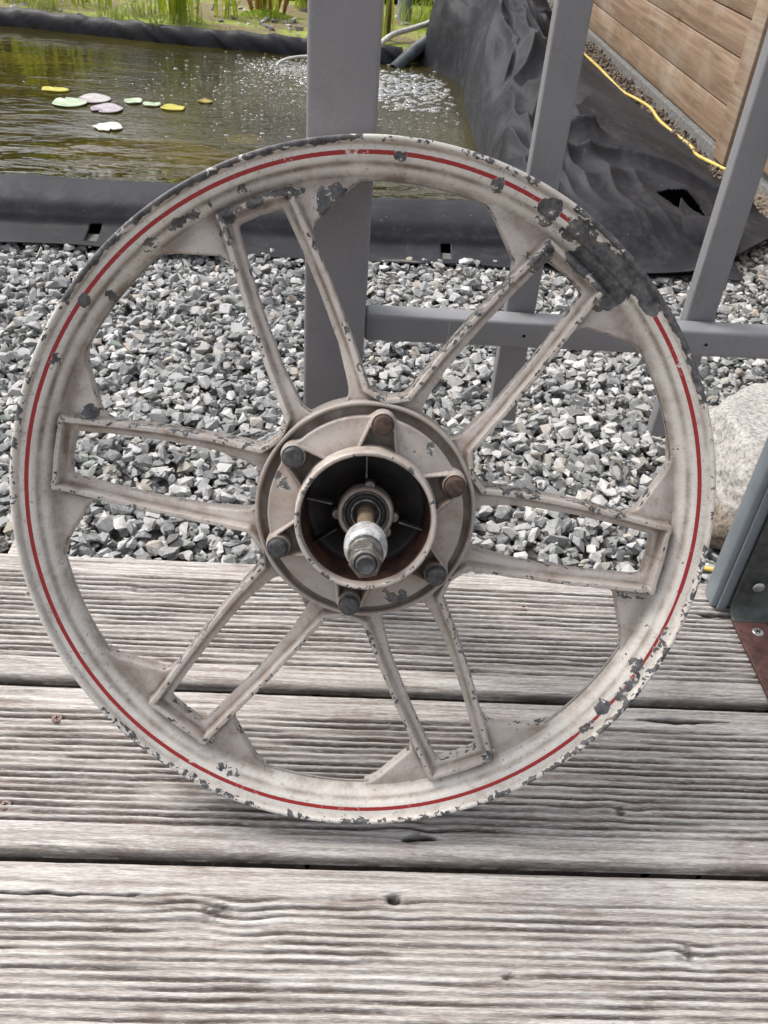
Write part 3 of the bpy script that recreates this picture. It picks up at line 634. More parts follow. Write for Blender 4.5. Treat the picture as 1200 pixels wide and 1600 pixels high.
def spoke_z(X, Y):
    r = np.hypot(X, Y); z0 = zr(r); db = smin(seg_sd(X, Y, BAND), seg_sd(X, Y, LEDGE), .004); dr = seg_sd(X, Y, RIB); dr = np.minimum(dr, seg_sd(-X, Y, RIB))
    zg = np.interp(r, [.07, .08, .10, .19, .228], [-.006, -.007, -.013, -.0185, -.0190])
    zw = z0 - .0066 + .14 * (db * 0); side = np.clip(dr / .010, 0, 1); zw = zw - .0030 * side
    z = zg + (zw - zg) * sstep(.0022, -.0006, db)
    rb = sstep(.0029, .0017, dr); z = z + (z0 - z) * rb
    d = body(X, Y); t = np.clip(1 + d / .0016, 0, 1); return z - .0015 * (1 - np.sqrt(np.maximum(1 - t * t, 0)))
xs = np.arange(0, .1165, .00066); ys = np.arange(.055, .2295, .00066)
SV, SF, SN = march(xs, ys, spoke_sd, spoke_z, -.030)
sdr = np.minimum(seg_sd(SV[:, 0], SV[:, 1], RIB), 1); sbd = body(SV[:, 0], SV[:, 1]); srr = np.hypot(SV[:, 0], SV[:, 1])
sg = .08 + .7 * np.exp(-((sdr - .0036) / .0013) ** 2) + .35 * sstep(.10, .078, srr) + .55 * sstep(.213, .223, srr) * (sdr > .003) + .3 * sstep(.199, .205, srr) * np.exp(-((sdr - .004) / .004) ** 2)
sg = np.where(SV[:, 2] < spoke_z(SV[:, 0], SV[:, 1]) - .003, .30, sg)
sw = .30 * sstep(.0032, .0010, sdr) + .30 * sstep(-.0014, -.0002, sbd)
for k in range(6):
    for mir in (1, -1):
        th = R(113 - 60 * k) - math.pi / 2; V = SV.copy(); V[:, 0] *= mir
        c, s = math.cos(th), math.sin(th); V = np.column_stack([V[:, 0] * c - V[:, 1] * s, V[:, 0] * s + V[:, 1] * c, V[:, 2]])
        F = SF if mir == 1 else [f[::-1] for f in SF]
        nw = fbm(V[:, 0] * 60 + 40, V[:, 1] * 60 + 40, 31, 3); w = np.maximum(wear_at(V), sw * (.75 + .9 * nw))
        a_ = math.degrees(math.atan2(math.sin(R(113 - 60 * k)), math.cos(R(113 - 60 * k))))
        me = mesh_np('spoke', V, F, {'wear': w, 'grime': np.clip(sg * (1.25 if k in (0, 5, 1) else .95), 0, 1)}); add('spoke', me, M['paint'], wheel, OFF)
# --- hub
HUBP = [(.0790, -.034), (.0788, -.012), (.0786, -.003), (.0780, -.0004), (.0768, .0004), (.0756, -.0002), (.0750, -.002), (.0746, -.0055), (.0725, -.0068), (.069, -.0068), (.064, -.0068), (.050, -.0068), (.046, -.02), (.046, -.034)]
HP = smooth_prof(HUBP, 4); V, F = lathe_np(HP, 360); hr = np.hypot(V[:, 0], V[:, 1])
me = mesh_np('hub', V, F, {'wear': wear_at(V) * 0 + .12 * (V[:, 2] > -.001), 'grime': np.clip(.15 + .55 * (hr < .0745) + .5 * np.exp(-((hr - .0735) / .0018) ** 2) + .25 * (hr < .073), 0, 1)}); me.flip_normals()
hub = add('hub', me, M['hubpaint'], wheel, OFF)
# raised round pads in the recess
for ang in (113, 53, -7, 173, 123 + 90):
    pass
BA = [83 - 60 * k for k in range(6)]; BR = .0650
def plate_body(X, Y):
    d = np.hypot(X, Y) - .0688
    for a in BA:
        d = smin(d, np.hypot(X - BR * math.cos(R(a)), Y - BR * math.sin(R(a))) - .0093, .003)
    return np.maximum(d, .0455 - np.hypot(X, Y))
def plate_z(X, Y):
    r = np.hypot(X, Y); z = .0065 + .005 * sstep(.068, .048, r)
    for a in BA:
        ca, sa = math.cos(R(a)), math.sin(R(a)); rr = X * ca + Y * sa; s = np.abs(-X * sa + Y * ca); w = .0128 - (rr - .0465) / .0185 * .0050
        ing = (rr > .040) & (rr < BR + .003)
        pk = sstep(.0008, -.0008, s - w) * ing; z = np.where(ing, z + (.0005 - z) * pk, z)
        rib = sstep(.0017, .0008, np.abs(s - w)) * ing * (rr < BR); z = z + np.maximum(.0138 - z, 0) * rib
        db = np.hypot(X - BR * ca, Y - BR * sa); z = np.where(db < .0102, np.maximum(z, .0005 + (.0148 - .0005) * sstep(.0094, .0080, db)), z)
    d = plate_body(X, Y); t = np.clip(1 + d / .0014, 0, 1); return z - .0014 * (1 - np.sqrt(np.maximum(1 - t * t, 0)))
gx = np.arange(-.077, .0772, .00055)
PV, PF, PN = march(gx, gx, plate_body, plate_z, -.0069)
pr = np.hypot(PV[:, 0], PV[:, 1]); pg = .12 + .30 * fbm(PV[:, 0] * 90 + 30, PV[:, 1] * 90 + 30, 15, 4)
for a in BA:
    ca, sa = math.cos(R(a)), math.sin(R(a)); rr = PV[:, 0] * ca + PV[:, 1] * sa; s = np.abs(-PV[:, 0] * sa + PV[:, 1] * ca); w = .0128 - (rr - .0465) / .0185 * .0050
    pg = np.maximum(pg, .95 * sstep(.0006, -.0010, s - w) * (rr > .04) * (rr < BR)); pg = np.maximum(pg, .6 * np.exp(-(np.abs(s - w) - .0022) ** 2 / .0009 ** 2) * (rr > .04) * (rr < BR))
pg = np.maximum(pg, .7 * np.exp(-((pr - .0485) / .0014) ** 2)); pg = np.where(PV[:, 2] < .003, np.maximum(pg, .75), pg)
pw = .30 * sstep(-.0015, -.0003, plate_body(PV[:, 0], PV[:, 1])) + 0
for (qa, qr, qs) in ((160, .0655, .0050), (163, .061, .0045), (50, .0655, .0045), (-70, .064, .0050), (-63, .0655, .004), (-72, .058, .003)):
    pj = 1 + 2.6 * (fbm(PV[:, 0] * 260 + 60, PV[:, 1] * 260 + 60, 6, 3) - .5); pw = np.maximum(pw, .62 * sstep(2.4, .1, pj * ((PV[:, 0] - qr * math.cos(R(qa))) ** 2 + (PV[:, 1] - qr * math.sin(R(qa))) ** 2) / (qs * .95) ** 2))
me = mesh_np('cover_plate', PV, PF, {'wear': pw, 'grime': pg}); add('cover_plate', me, M['hubpaint'], wheel, OFF)
# opening collar
RP = smooth_prof([(.0500, .006), (.0492, .014), (.0487, .022), (.0484, .028), (.0478, .0298), (.0470, .0302), (.0458, .0300), (.0450, .0288), (.0447, .026), (.0447, .021)], 4)
V, F = lathe_np(RP, 300); rg = np.where(V[:, 2] < .012, .7, .12) + .5 * np.exp(-((np.hypot(V[:, 0], V[:, 1]) - .0452) / .0006) ** 2)
me = mesh_np('collar_ring', V, F, {'wear': .36 * sstep(.027, .0295, V[:, 2]) * (.6 + .8 * fbm(V[:, 0] * 80 + 20, V[:, 1] * 80 + 20, 4, 3)), 'grime': np.clip(rg, 0, 1)}); me.flip_normals(); add('collar_ring', me, M['paint'], wheel, OFF)
V, F = lathe_np([(.0447, .0212), (.0443, .010), (.0438, -.004), (.0432, -.016)], 200); me = mesh_np('drum_wall', V, F); me.flip_normals(); dw = add('drum_wall', me, M['drumrust'], wheel, OFF)
V, F = lathe_np(smooth_prof([(.0432, -.016), (.0400, -.018), (.030, -.016), (.0225, -.010), (.0205, -.004), (.0198, .002)], 4), 160); me = mesh_np('drum_floor', V, F); me.flip_normals(); add('drum_floor', me, M['drum'], wheel, OFF)
for a in (92, 170, -15, 215):
    bm = bmesh.new(); bx(bm, (.0335, 0, -.007), (.0190, .0015, .0150)); o = bm_obj('inner_web', bm, M['steel'] if a != 215 else M['drum'], wheel, OFF, bevel=.0005); o.rotation_euler = (0, 0, R(a))
# bearing housing + rings
V, F = lathe_np(smooth_prof([(.0205, -.010), (.0200, .002), (.0196, .0070), (.0186, .0086), (.0174, .0088), (.0166, .0080), (.0163, .0060)], 4), 120); me = mesh_np('bearing_housing', V, F, {'wear': V[:, 0] * 0 + .12, 'grime': V[:, 0] * 0 + .75}); me.flip_normals(); bh = add('bearing_housing', me, M['hubpaint'], wheel, OFF)
for a in (85, -5, 185, 320):
    bm = bmesh.new(); bmesh.ops.create_cone(bm, segments=20, radius1=.0042, radius2=.0036, depth=.012, cap_ends=True, matrix=Matrix.Translation((.0200 * math.cos(R(a)), .0200 * math.sin(R(a)), -.0005)))
    me_o = bm_obj('lug', bm, M['steel'], bh, bevel=.0005)
V, F = lathe_np(smooth_prof([(.0163, .0058), (.0156, .0070), (.0148, .0066), (.0146, .0052)], 4), 100); me = mesh_np('bearing_race', V, F); me.flip_normals(); bear = add('bearing_race', me, M['steel'], wheel, OFF)
V, F = lathe_np(smooth_prof([(.0146, .0052), (.0140, .0040), (.0128, .0052), (.0116, .0054), (.0112, .0042)], 4), 100); me = mesh_np('seal', V, F); me.flip_normals(); add('seal', me, M['blackrub'], bear)
V, F = lathe_np(smooth_prof([(.0112, .0042), (.0109, .0072), (.0100, .0078), (.0090, .0072), (.0088, .0040), (.0070, .002), (.0050, .001)], 4), 100); me = mesh_np('inner_race', V, F); me.flip_normals(); add('inner_race', me, M['steel'], bear)
# axle with spacer, washer, nut
AX = [(.0, -.03), (.0060, -.03), (.0060, .084)]
V, F = lathe_np(smooth_prof([(.0057, -.02), (.0060, .002), (.0058, .03), (.0060, .06), (.0060, .1)], 6), 40); me = mesh_np('axle_rod', V, F)
if me.polygons[0].normal.dot(me.polygons[0].center) < 0: me.flip_normals()
axle = add('axle_rod', me, M['axle'], wheel, OFF)
def lp(name, prof, mat, n=64, parent=wheel, k=4, smooth=True):
    V, F = lathe_np(smooth_prof(prof, k) if k > 1 else prof, n); me = mesh_np(name, V, F); me.flip_normals(); o = add(name, me, mat, parent, OFF if parent is wheel else None, smooth); return o
lp('spacer', [(.0062, .0740), (.0095, .0742), (.0112, .0755), (.0128, .0785), (.0133, .084), (.0133, .0920), (.0130, .0965), (.0122, .0995), (.0108, .1008), (.0090, .1008)], M['alu'])
lp('spacer_lip', [(.0100, .1004), (.0100, .1040), (.0094, .1062), (.0082, .1070), (.005, .1070)], M['blackrub'])
bm = bmesh.new()
cir = [bm.verts.new((.0100 * math.cos(R(60 * k + 12)), .0100 * math.sin(R(60 * k + 12)), .1100)) for k in range(6)]
f0 = bm.faces.new(cir); ex = bmesh.ops.extrude_face_region(bm, geom=[f0]); vs = [e for e in ex['geom'] if isinstance(e, bmesh.types.BMVert)]; bmesh.ops.translate(bm, vec=(0, 0, .0150), verts=vs)
nut = bm_obj('axle_nut', bm, M['steel'], wheel, OFF, bevel=.0007, seg=2)
lp('nut_chamfer', [(.0084, .1240), (.0083, .1258), (.0080, .1275), (.0064, .1280), (.0062, .1255)], M['steel'], parent=nut)
lp('nut_flange', [(.0085, .1070), (.0103, .1072), (.0107, .1082), (.0103, .1098), (.008, .1110)], M['steel'], parent=nut)
lp('thread_end', [(.0058, .120), (.0058, .1305), (.0052, .1316), (.0046, .1316), (.0040, .1311), (.0, .1308)], M['bolt'], parent=axle, k=1)
# bolts
for k, a in enumerate(BA):
    rusty = k in (0, 1)
    V, F = lathe_np(np.array([.87, 1]) * smooth_prof([(.0088, .0146), (.0090, .0152), (.0086, .0158), (.0077, .0160), (.0077, .0190), (.0074, .0202), (.0064, .0210), (.0040, .0213), (0.0001, .0214)], 4), 48); V[:, 0] += BR * math.cos(R(a)); V[:, 1] += BR * math.sin(R(a))
    me = mesh_np('bolt', V, F); me.flip_normals(); o = add('bolt', me, M['rustbolt'] if rusty else M['bolt'], wheel, OFF)
    if rusty: o['label'] = 'rusty brown round bolt head'

# ================================================================== POND
WZ = -.052
tag(sheet('pond_bed', -6, .55, 1.75, 3.95, -.20, M['bed'], 60, 40, lambda X, Y: -.22 + .06 * fbm(X * 2 + 20, Y * 2, 41, 3)), kind='structure')
tag(sheet('pond_water', -6, .50, 1.80, 3.64, WZ, M['water']), kind='structure')
# submerged flat stones
def pebble(name, x, y, z, sx, sy, sz, mat, label, cat, group=None, seed=0, rz=0, sub=3):
    bm = bmesh.new(); bmesh.ops.create_icosphere(bm, subdivisions=sub, radius=1); rg_ = np.random.default_rng(seed); o = rg_.uniform(0, 50, 3)
    for vv in bm.verts:
        p = np.array(vv.co); f = 1 + .35 * (fbm(np.array([p[0] * 1.2 + o[0]]), np.array([p[1] * 1.2 + p[2] + o[1]]), seed, 3)[0] - .5); vv.co = Vector((p[0] * f * sx, p[1] * f * sy, p[2] * f * sz))
    ob = bm_obj(name, bm, mat, None, (x, y, z)); ob.rotation_euler = (0, 0, rz); tag(ob, label, cat, group); return ob
pebble('submerged_stone', -.48, 2.32, -.092, .26, .15, .035, M['stoneuw'], 'large olive brown slab lying under the water below the pale lily pads', 'stone', seed=4)
pebble('submerged_stone', -1.05, 2.15, -.12, .22, .16, .03, M['stoneuw'], 'dim brown stone under the water at the left edge of the pond', 'stone', seed=5)
# lily pads
def pad(x, y, r, mat, label, lobes=0, seed=0, squash=1., z=WZ + .0035, rz=0, group='lily pads floating on the pond'):
    n = 64; t = np.linspace(0, 2 * np.pi, n, endpoint=False); rad = r * (1 + .04 * np.sin(3 * t + seed) + .03 * np.sin(5 * t + 2 * seed))
    if lobes: rad *= 1 - .22 * np.abs(np.sin(lobes * t / 2 + seed)) * (.5 + .5 * np.sin(t + seed))
    d = np.abs((t - 1.2 - seed + np.pi) % (2 * np.pi) - np.pi); rad *= 1 - .55 * np.clip(1 - d / .16, 0, 1)
    rings = [0, .3, .6, .85, .97, 1.0, .98]; hz = [0, .0003, .0002, .0008, .0022, .0012, -.0004]; V = [(0, 0, .0)]
    for k in range(1, 7):
        for i in range(n): V.append((rings[k] * rad[i] * math.cos(t[i]), squash * rings[k] * rad[i] * math.sin(t[i]), hz[k] + .0010 * math.sin(3 * t[i] + seed) * rings[k]))
    F = [[0, 1 + i, 1 + (i + 1) % n] for i in range(n)]
    for k in range(5):
        for i in range(n): a = 1 + k * n; F.append([a + i, a + n + i, a + n + (i + 1) % n, a + (i + 1) % n])
    o = add('lily_pad', mesh_np('lily_pad', V, F), mat, None, (x, y, z)); o.rotation_euler = (0, 0, rz); tag(o, label, 'lily pad', group)
pad(-.776, 2.655, 0.0469, M['pad_w'], 'pale green grey round lily pad, leftmost of the touching trio', seed=1)
pad(-.719, 2.712, 0.0460, M['pad_p'], 'pinkish grey round lily pad, farthest of the touching trio', seed=2)
pad(-.663, 2.618, 0.0442, M['pad_v'], 'violet round lily pad, rightmost of the touching trio', seed=3)
pad(-.622, 2.441, 0.0386, M['pad_ww'], 'bleached white lily pad with frayed edge, alone nearest the wheel', lobes=7, seed=4)
pad(-.611, 2.715, 0.0285, M['pad_w'], 'small pale green lily pad with a notch, left of the small pair', lobes=2, seed=5)
pad(-.553, 2.690, 0.0248, M['pad_w'], 'small pale green lily pad, right one of the small pair', seed=6.5, squash=.8)
pad(-.848, 2.785, 0.0423, M['pad_y'], 'yellow ragged lily leaf floating farthest left', lobes=4, seed=7, squash=.6)
pad(-.487, 2.668, 0.0368, M['pad_y'], 'yellow ragged lily leaf floating right of the small green pads', lobes=5, seed=8, squash=.8)
pad(-.410, 2.760, 0.0221, M['stoneuw'], 'small dull brown lily leaf beside the ripples', seed=9, squash=.7)
pad(-.265, 2.436, 0.0570, M['pad_y'], 'large dull yellow leaf just under the rippled water beside the post', lobes=6, seed=10, squash=.8, z=WZ - .006)
pad(-.90, 2.52, 0.0506, M['stoneuw'], 'dim olive leaf under the water at the left', seed=11, squash=.45, z=WZ - .010, rz=.3)
# foam
def foam():
    n = 1500; X = RNG.normal(.13, .20, n); Y = 3.06 + RNG.normal(0, .17, n); X2 = RNG.normal(-.22, .22, 550); Y2 = 2.98 + RNG.normal(0, .26, 550)
    X = np.concatenate([X, X2, RNG.normal(-.12, .10, 1300)]); Y = np.concatenate([Y, Y2, RNG.normal(3.27, .07, 1300)]); k = (X < .345) & (Y < 3.48) & (Y > 2.3); X, Y = X[k], Y[k]
    bm = bmesh.new(); bmesh.ops.create_icosphere(bm, subdivisions=2, radius=1); bm.verts.ensure_lookup_table(); bm.verts.index_update()
    v = np.array([q.co[:] for q in bm.verts]); f = np.array([[q.index for q in ff.verts] for ff in bm.faces]); bm.free()
    s = RNG.uniform(.0012, .0060, len(X)) * np.where(RNG.random(len(X)) < .1, 1.5, 1); s[np.hypot(X - .13, Y - 3.06) > .28] *= .45
    V = v[None] * (s[:, None, None] * np.array([1.9, 1.3, .55])) + np.stack([X, Y, np.full(len(X), WZ + .0005)], -1)[:, None]
    F = f[None] + (np.arange(len(X)) * len(v))[:, None, None]
    tag(add('foam', mesh_np('foam', V.reshape(-1, 3), F.reshape(-1, 3)), M['foam']), 'white bubbles and foam where the pump stirs the pond', 'foam', kind='stuff')
foam()
# white splash hose ring left of the post
V, F = tube([(-.245, 3.30, WZ - .01), (-.225, 3.34, WZ + .008), (-.16, 3.38, WZ + .018), (-.07, 3.38, WZ + .020), (.02, 3.38, WZ + .01), (.05, 3.36, WZ - .01)], .0042, 10)
tag(add('pump_hose', mesh_np('pump_hose', V, F), M['whitehose']), 'white hose arching just out of the bubbling water, mostly behind the post', 'hose')

# ---- near liner roll
def linerroll():
    nx = 700; x = np.linspace(-1.9, .80, nx)
    prof = smooth_prof([(1.600, -.034), (1.640, -.030), (1.668, -.024), (1.682, -.006), (1.700, .014), (1.735, .026), (1.775, .028), (1.82, .014), (1.87, -.02), (1.90, -.055), (1.93, -.12), (1.95, -.19)], 8)
    X = np.repeat(x[:, None], len(prof), 1); s = np.arange(len(prof)) / (len(prof) - 1)
    Y = prof[None, :, 0] + np.zeros_like(X); Z = prof[None, :, 1] + np.zeros_like(X)
    e = (fbm(x * 2.2 + 20, x * 0, 61, 3) - .5)[:, None]; flap = (1 - sstep(.05, .25, s))[None]
    Y = Y + .035 * e + .05 * flap * (fbm(x * 3 + 7, x * 0 + 4, 62, 3) - .5)[:, None] + .02 * flap * ((x > -.12) & (x < .8))[:, None]*0
    Z = Z + .010 * (fbm(X * 3, Y * 3 + 30, 63, 3) - .5) * 2 + .006 * (fbm(X * 14, Y * 8, 64, 2) - .5) * (1 - flap)
    Z = np.where(s[None] > .75, prof[None, :, 1], Z)
    keep = np.ones((nx - 1, len(prof) - 1), bool); xc = (x[:-1] + x[1:]) / 2; sc = (s[:-1] + s[1:]) / 2
    for (cx, w) in ((-.475, .013), (.212, .0105)):
        keep &= ~((np.abs(xc - cx) < w)[:, None] & ((sc > .05) & (sc < .205))[None])
    me = mesh_np('pond_liner_edge', np.stack([X, Y, Z], -1).reshape(-1, 3), grid_faces(nx, len(prof), keep=keep)); o = add('pond_liner_edge', me, M['liner'])
    so_ = o.modifiers.new('thick', 'SOLIDIFY'); so_.thickness = .0015
    tag(o, 'black rubber pond liner rolled over the near bank, flap lying on the gravel', 'pond liner')
    tag(sheet('underlay', -1.9, .80, 1.622, 1.675, -.036, M['concrete']), 'pale underlay showing through cuts in the black liner flap', 'underlay')
linerroll()
# ---- far liner edge
def far_edge():
    pts = [(-2.6, 3.93), (-1.9, 3.83), (-1.308, 3.70), (-.713, 3.575), (-.40, 3.535), (-.133, 3.50), (.06, 3.47), (.20, 3.47)]
    P = smooth_prof([(a, b) for a, b in pts], 30); m = len(P); T = np.gradient(P, axis=0); T /= np.linalg.norm(T, axis=1)[:, None]; N = np.stack([-T[:, 1], T[:, 0]], -1)
    q = smooth_prof([(-.035, -.16), (-.03, -.06), (-.022, -.020), (0, .002), (.022, -.004), (.04, -.028), (.05, -.06)], 5); k = len(q)
    L = np.cumsum(np.r_[0, np.hypot(*np.diff(P, axis=0).T)]); fold = (fbm(L * 16, L * 0, 71, 3) - .5)
    V = np.zeros((m, k, 3)); V[..., 0] = P[:, None, 0] + N[:, None, 0] * q[None, :, 0]; V[..., 1] = P[:, None, 1] + N[:, None, 1] * q[None, :, 0]
    V[..., 2] = q[None, :, 1] * (1 + .3 * fold[:, None]) + .012 * fold[:, None]; V[..., 1] += .02 * (vnoise(L[:, None] * 40 + q[None, :, 1] * 60, L[:, None] * 0 + 3, 73) - .5)
    o = add('far_liner_edge', mesh_np('far_liner_edge', V.reshape(-1, 3), grid_faces(m, k)), M['wetliner']); tag(o, 'creased black liner edge along the far side of the pond below the reeds', 'pond liner')
far_edge()
tag(sheet('marsh_bed', -4.5, .62, 3.50, 6.5, -.02, M['sand'], 120, 80, lambda X, Y: -.035 + .03 * fbm(X * 4 + 30, Y * 4, 81, 4) - .12 * (Y < 3.50 - .19 * np.minimum(X + .1, 0))), kind='structure')
V, F = tube([(-1.6, 4.62, .00), (-.9, 4.52, .01), (-.40, 4.50, .00), (.10, 4.52, .015), (.45, 4.60, .02)], .055, 14)
o = add('back_liner_roll', mesh_np('back_liner_roll', V, F), M['liner']); tag(o, 'black liner roll behind the pitcher plants at the top edge', 'pond liner')

# ---- right bank liner sheet (Coons patch)
def curve(pts, n): P = smooth_prof3(pts, 20); L = np.r_[0, np.cumsum(np.linalg.norm(np.diff(P, axis=0), axis=1))]; t = np.linspace(0, L[-1], n); return np.stack([np.interp(t, L, P[:, k]) for k in range(3)], -1)
def seg_d(X, Y, pts):
    d = np.full(X.shape, 9.); par = np.zeros(X.shape); L = 0
    for (a, b) in zip(pts[:-1], pts[1:]):
        ex, ey = b[0] - a[0], b[1] - a[1]; t = np.clip(((X - a[0]) * ex + (Y - a[1]) * ey) / (ex * ex + ey * ey), 0, 1); dd = np.hypot(X - a[0] - t * ex, Y - a[1] - t * ey); d = np.minimum(d, dd)
    return d
def bank():
    nu, nv = 420, 620
    left = curve([(.36, 1.70, -.16), (.36, 2.0, -.16), (.36, 2.45, -.15), (.37, 2.9, -.15), (.385, 3.2, -.14), (.31, 3.40, -.13), (.265, 3.52, -.08), (.30, 3.8, -.05), (.36, 4.3, -.05), (.4, 5.0, -.05), (.4, 5.9, -.05)], nv)
    right = curve([(1.00, 1.88, GZ + .02), (.985, 2.05, GZ + .018), (.975, 2.25, GZ + .015), (.985, 2.6, GZ + .015), (.96, 3.02, GZ + .012), (.945, 3.5, GZ + .012), (.93, 4.1, GZ + .012), (.93, 4.6, GZ + .012), (.94, 5.2, GZ + .01), (.94, 5.9, GZ)], nv)
    front = curve([(.36, 1.70, -.16), (.37, 1.64, -.03), (.45, 1.600, -.022), (.59, 1.590, -.020), (.73, 1.625, -.016), (.86, 1.745, -.014), (.94, 1.83, -.02), (1.00, 1.88, GZ + .02)], nu)
    back = curve([(.4, 5.9, -.05), (.6, 5.9, 0), (.94, 5.9, GZ)], nu)
    uu = np.linspace(0, 1, nu); vv = np.linspace(0, 1, nv) ** 1.35; U, Vv = np.meshgrid(uu, vv, indexing='ij')
    il = lambda c: np.stack([np.interp(vv, np.linspace(0, 1, nv), c[:, k]) for k in range(3)], -1)
    left, right = il(left), il(right)
    P = (1 - U)[..., None] * left[None] + U[..., None] * right[None] + (1 - Vv)[..., None] * front[:, None] + Vv[..., None] * back[:, None] \
        - ((1 - U) * (1 - Vv))[..., None] * front[0] - (U * (1 - Vv))[..., None] * front[-1] - ((1 - U) * Vv)[..., None] * back[0] - (U * Vv)[..., None] * back[-1]
    X, Y, Z = P[..., 0], P[..., 1], P[..., 2]
    edge = sstep(0, .035, Vv) ; rin = sstep(1, .90, U); lft = sstep(0, .16, U)
    far = sstep(1.9, 3.6, Y)
    base = GZ + .030 + (.065 + .065 * far) * sstep(0, .22, U) * sstep(.98, .35, U)
    base += .020 * sstep(.02, .09, Vv) * sstep(.95, .6, U)
    K = edge * rin * sstep(0, .10, U); Z = Z * (1 - K) + base * K
    def ridge(pts, h, w, p=1.0): return h * np.exp(-(seg_d(X, Y, pts) / w) ** p)
    z = 0
    z = z + ridge([(.48, 2.55), (.53, 3.0), (.60, 3.6), (.66, 4.3)], .085, .060, 1.2)
    z = z + ridge([(.42, 2.10), (.50, 2.35), (.56, 2.75), (.66, 3.3)], .050, .045, 1.2)
    z = z + ridge([(.42, 3.55), (.47, 3.2), (.44, 2.85)], .075, .040, 1.1)
    z = z - ridge([(.53, 2.15), (.55, 2.5), (.60, 2.95)], .060, .030, 1.2)
    z = z + ridge([(.40, 1.93), (.50, 1.98), (.62, 2.02), (.80, 2.0), (.95, 1.97)], .032, .022, 1.1)
    z = z + ridge([(.52, 1.86), (.66, 1.93), (.76, 1.90), (.86, 1.80)], .018, .05, 1.3)
    z = z + ridge([(.44, 2.28), (.50, 2.20), (.60, 2.22)], .045, .024, 1.1)
    z = z - ridge([(.44, 2.15), (.52, 2.09), (.66, 2.12)], .038, .026, 1.1)
    z = z + ridge([(.41, 2.45), (.46, 2.62), (.44, 2.8)], .03, .022, 1.0)
    z = z + ridge([(.64, 3.9), (.74, 4.1), (.80, 4.5)], .08, .06, 1.2) + ridge([(.72, 3.62), (.80, 3.70), (.86, 3.66)], .05, .035, 1.1)
    z = z + ridge([(.48, 4.0), (.42, 4.4), (.5, 4.8)], .09, .06, 1.2) + ridge([(.70, 2.6), (.78, 2.45), (.90, 2.35)], .008, .05)
    z = z + ridge([(.38, 3.75), (.50, 3.95), (.62, 3.92), (.72, 3.75)], .10, .075, 1.4) - ridge([(.40, 3.55), (.52, 3.62), (.66, 3.50)], .05, .03, 1.2)
    wx = X + .09 * (fbm(X * 3, Y * 2, 90, 2) - .5); rn = 1 - np.abs(2 * fbm(wx * 6 + 9, Y * 2.4 + wx * 3, 91, 2) - 1); rn2 = 1 - np.abs(2 * fbm(wx * 17, Y * 8 + wx * 6, 92, 2) - 1)
    sl = sstep(.62, .22, U) * .8 + .2
    z = z + (rn ** 3) * .018 * sl * (.4 + .8 * far) + (rn2 ** 4) * .0035 * sl + .01 * (fbm(X * 3, Y * 3, 93, 3) - .5)
    q = (X - .36) * 7.5 - (Y - 2) * 1.1 + 1.6 * (fbm(X * 2.5 + 3, Y * 1.8, 94, 3) - .5); fr = q - np.floor(q); tri = np.where(fr < .3, fr / .3, (1 - fr) / .7); z = z + (tri ** 1.5) * .062 * sstep(.60, .25, U) * sstep(1.9, 2.5, Y) * (.5 + .8 * fbm(X * 2, Y * 2.5, 95, 2))
    q = (X - .36) * 17 + (Y - 2) * 3.1 + 4.5 * (fbm(X * 3 + 9, Y * 2.2, 96, 3) - .5); fr = q - np.floor(q); tri = np.where(fr < .35, fr / .35, (1 - fr) / .65); z = z + (tri ** 1.8) * .012 * sstep(.70, .3, U) * sstep(.42, .68, fbm(X * 4, Y * 3, 97, 2))
    Kz = edge * rin * sstep(0, .05, U); Z = Z + z * Kz
    # torn hole
    hx, hy = .716, 1.835; Xc = (X[:-1, :-1] + X[1:, 1:]) / 2; Yc = (Y[:-1, :-1] + Y[1:, 1:]) / 2
    tri = poly_sd(Xc, Yc, [(.668, 1.855), (.700, 1.868), (.738, 1.868), (.764, 1.835), (.772, 1.795), (.742, 1.815), (.722, 1.845), (.708, 1.800), (.690, 1.825)])
    keep = tri > 0
    Z = Z + .014 * np.exp(-(np.hypot(X - .735, Y - 1.87) / .035) ** 2)
    me = mesh_np('pond_liner_sheet', np.stack([X, Y, Z], -1).reshape(-1, 3), grid_faces(nu, nv, keep=keep)); o = add('pond_liner_sheet', me, M['liner'])
    so_ = o.modifiers.new('thick', 'SOLIDIFY'); so_.thickness = .0018
    tag(o, 'crumpled black pond liner spread over the right bank, torn near its front corner', 'pond liner')
bank()
tag(sheet('soil_bank', .44, 1.30, 1.66, 6.2, -.05, M['dirt'], 60, 120, lambda X, Y: GZ - .012 + .012 * fbm(X * 9, Y * 9, 99, 3) + .012 * sstep(.96, 1.02, X)), kind='structure')
# flap under the sheet's front corner
V, F = tube([(.55, 1.655, -.036), (.66, 1.640, -.034), (.75, 1.665, -.034), (.82, 1.735, -.034)], .010, 8)
# loose soil and chips by the wall
n = 900; X = RNG.normal(.985, .022, n); Y = RNG.uniform(2.0, 5.0, n)
o = stones('soil_crumbs', X, Y, GZ + .013 + RNG.uniform(-.004, .008, n), RNG.uniform(.003, .012, n), M['dirt'], 1.2); tag(o, 'brown soil crumbs and bark chips along the foot of the wooden wall', 'soil', kind='stuff')

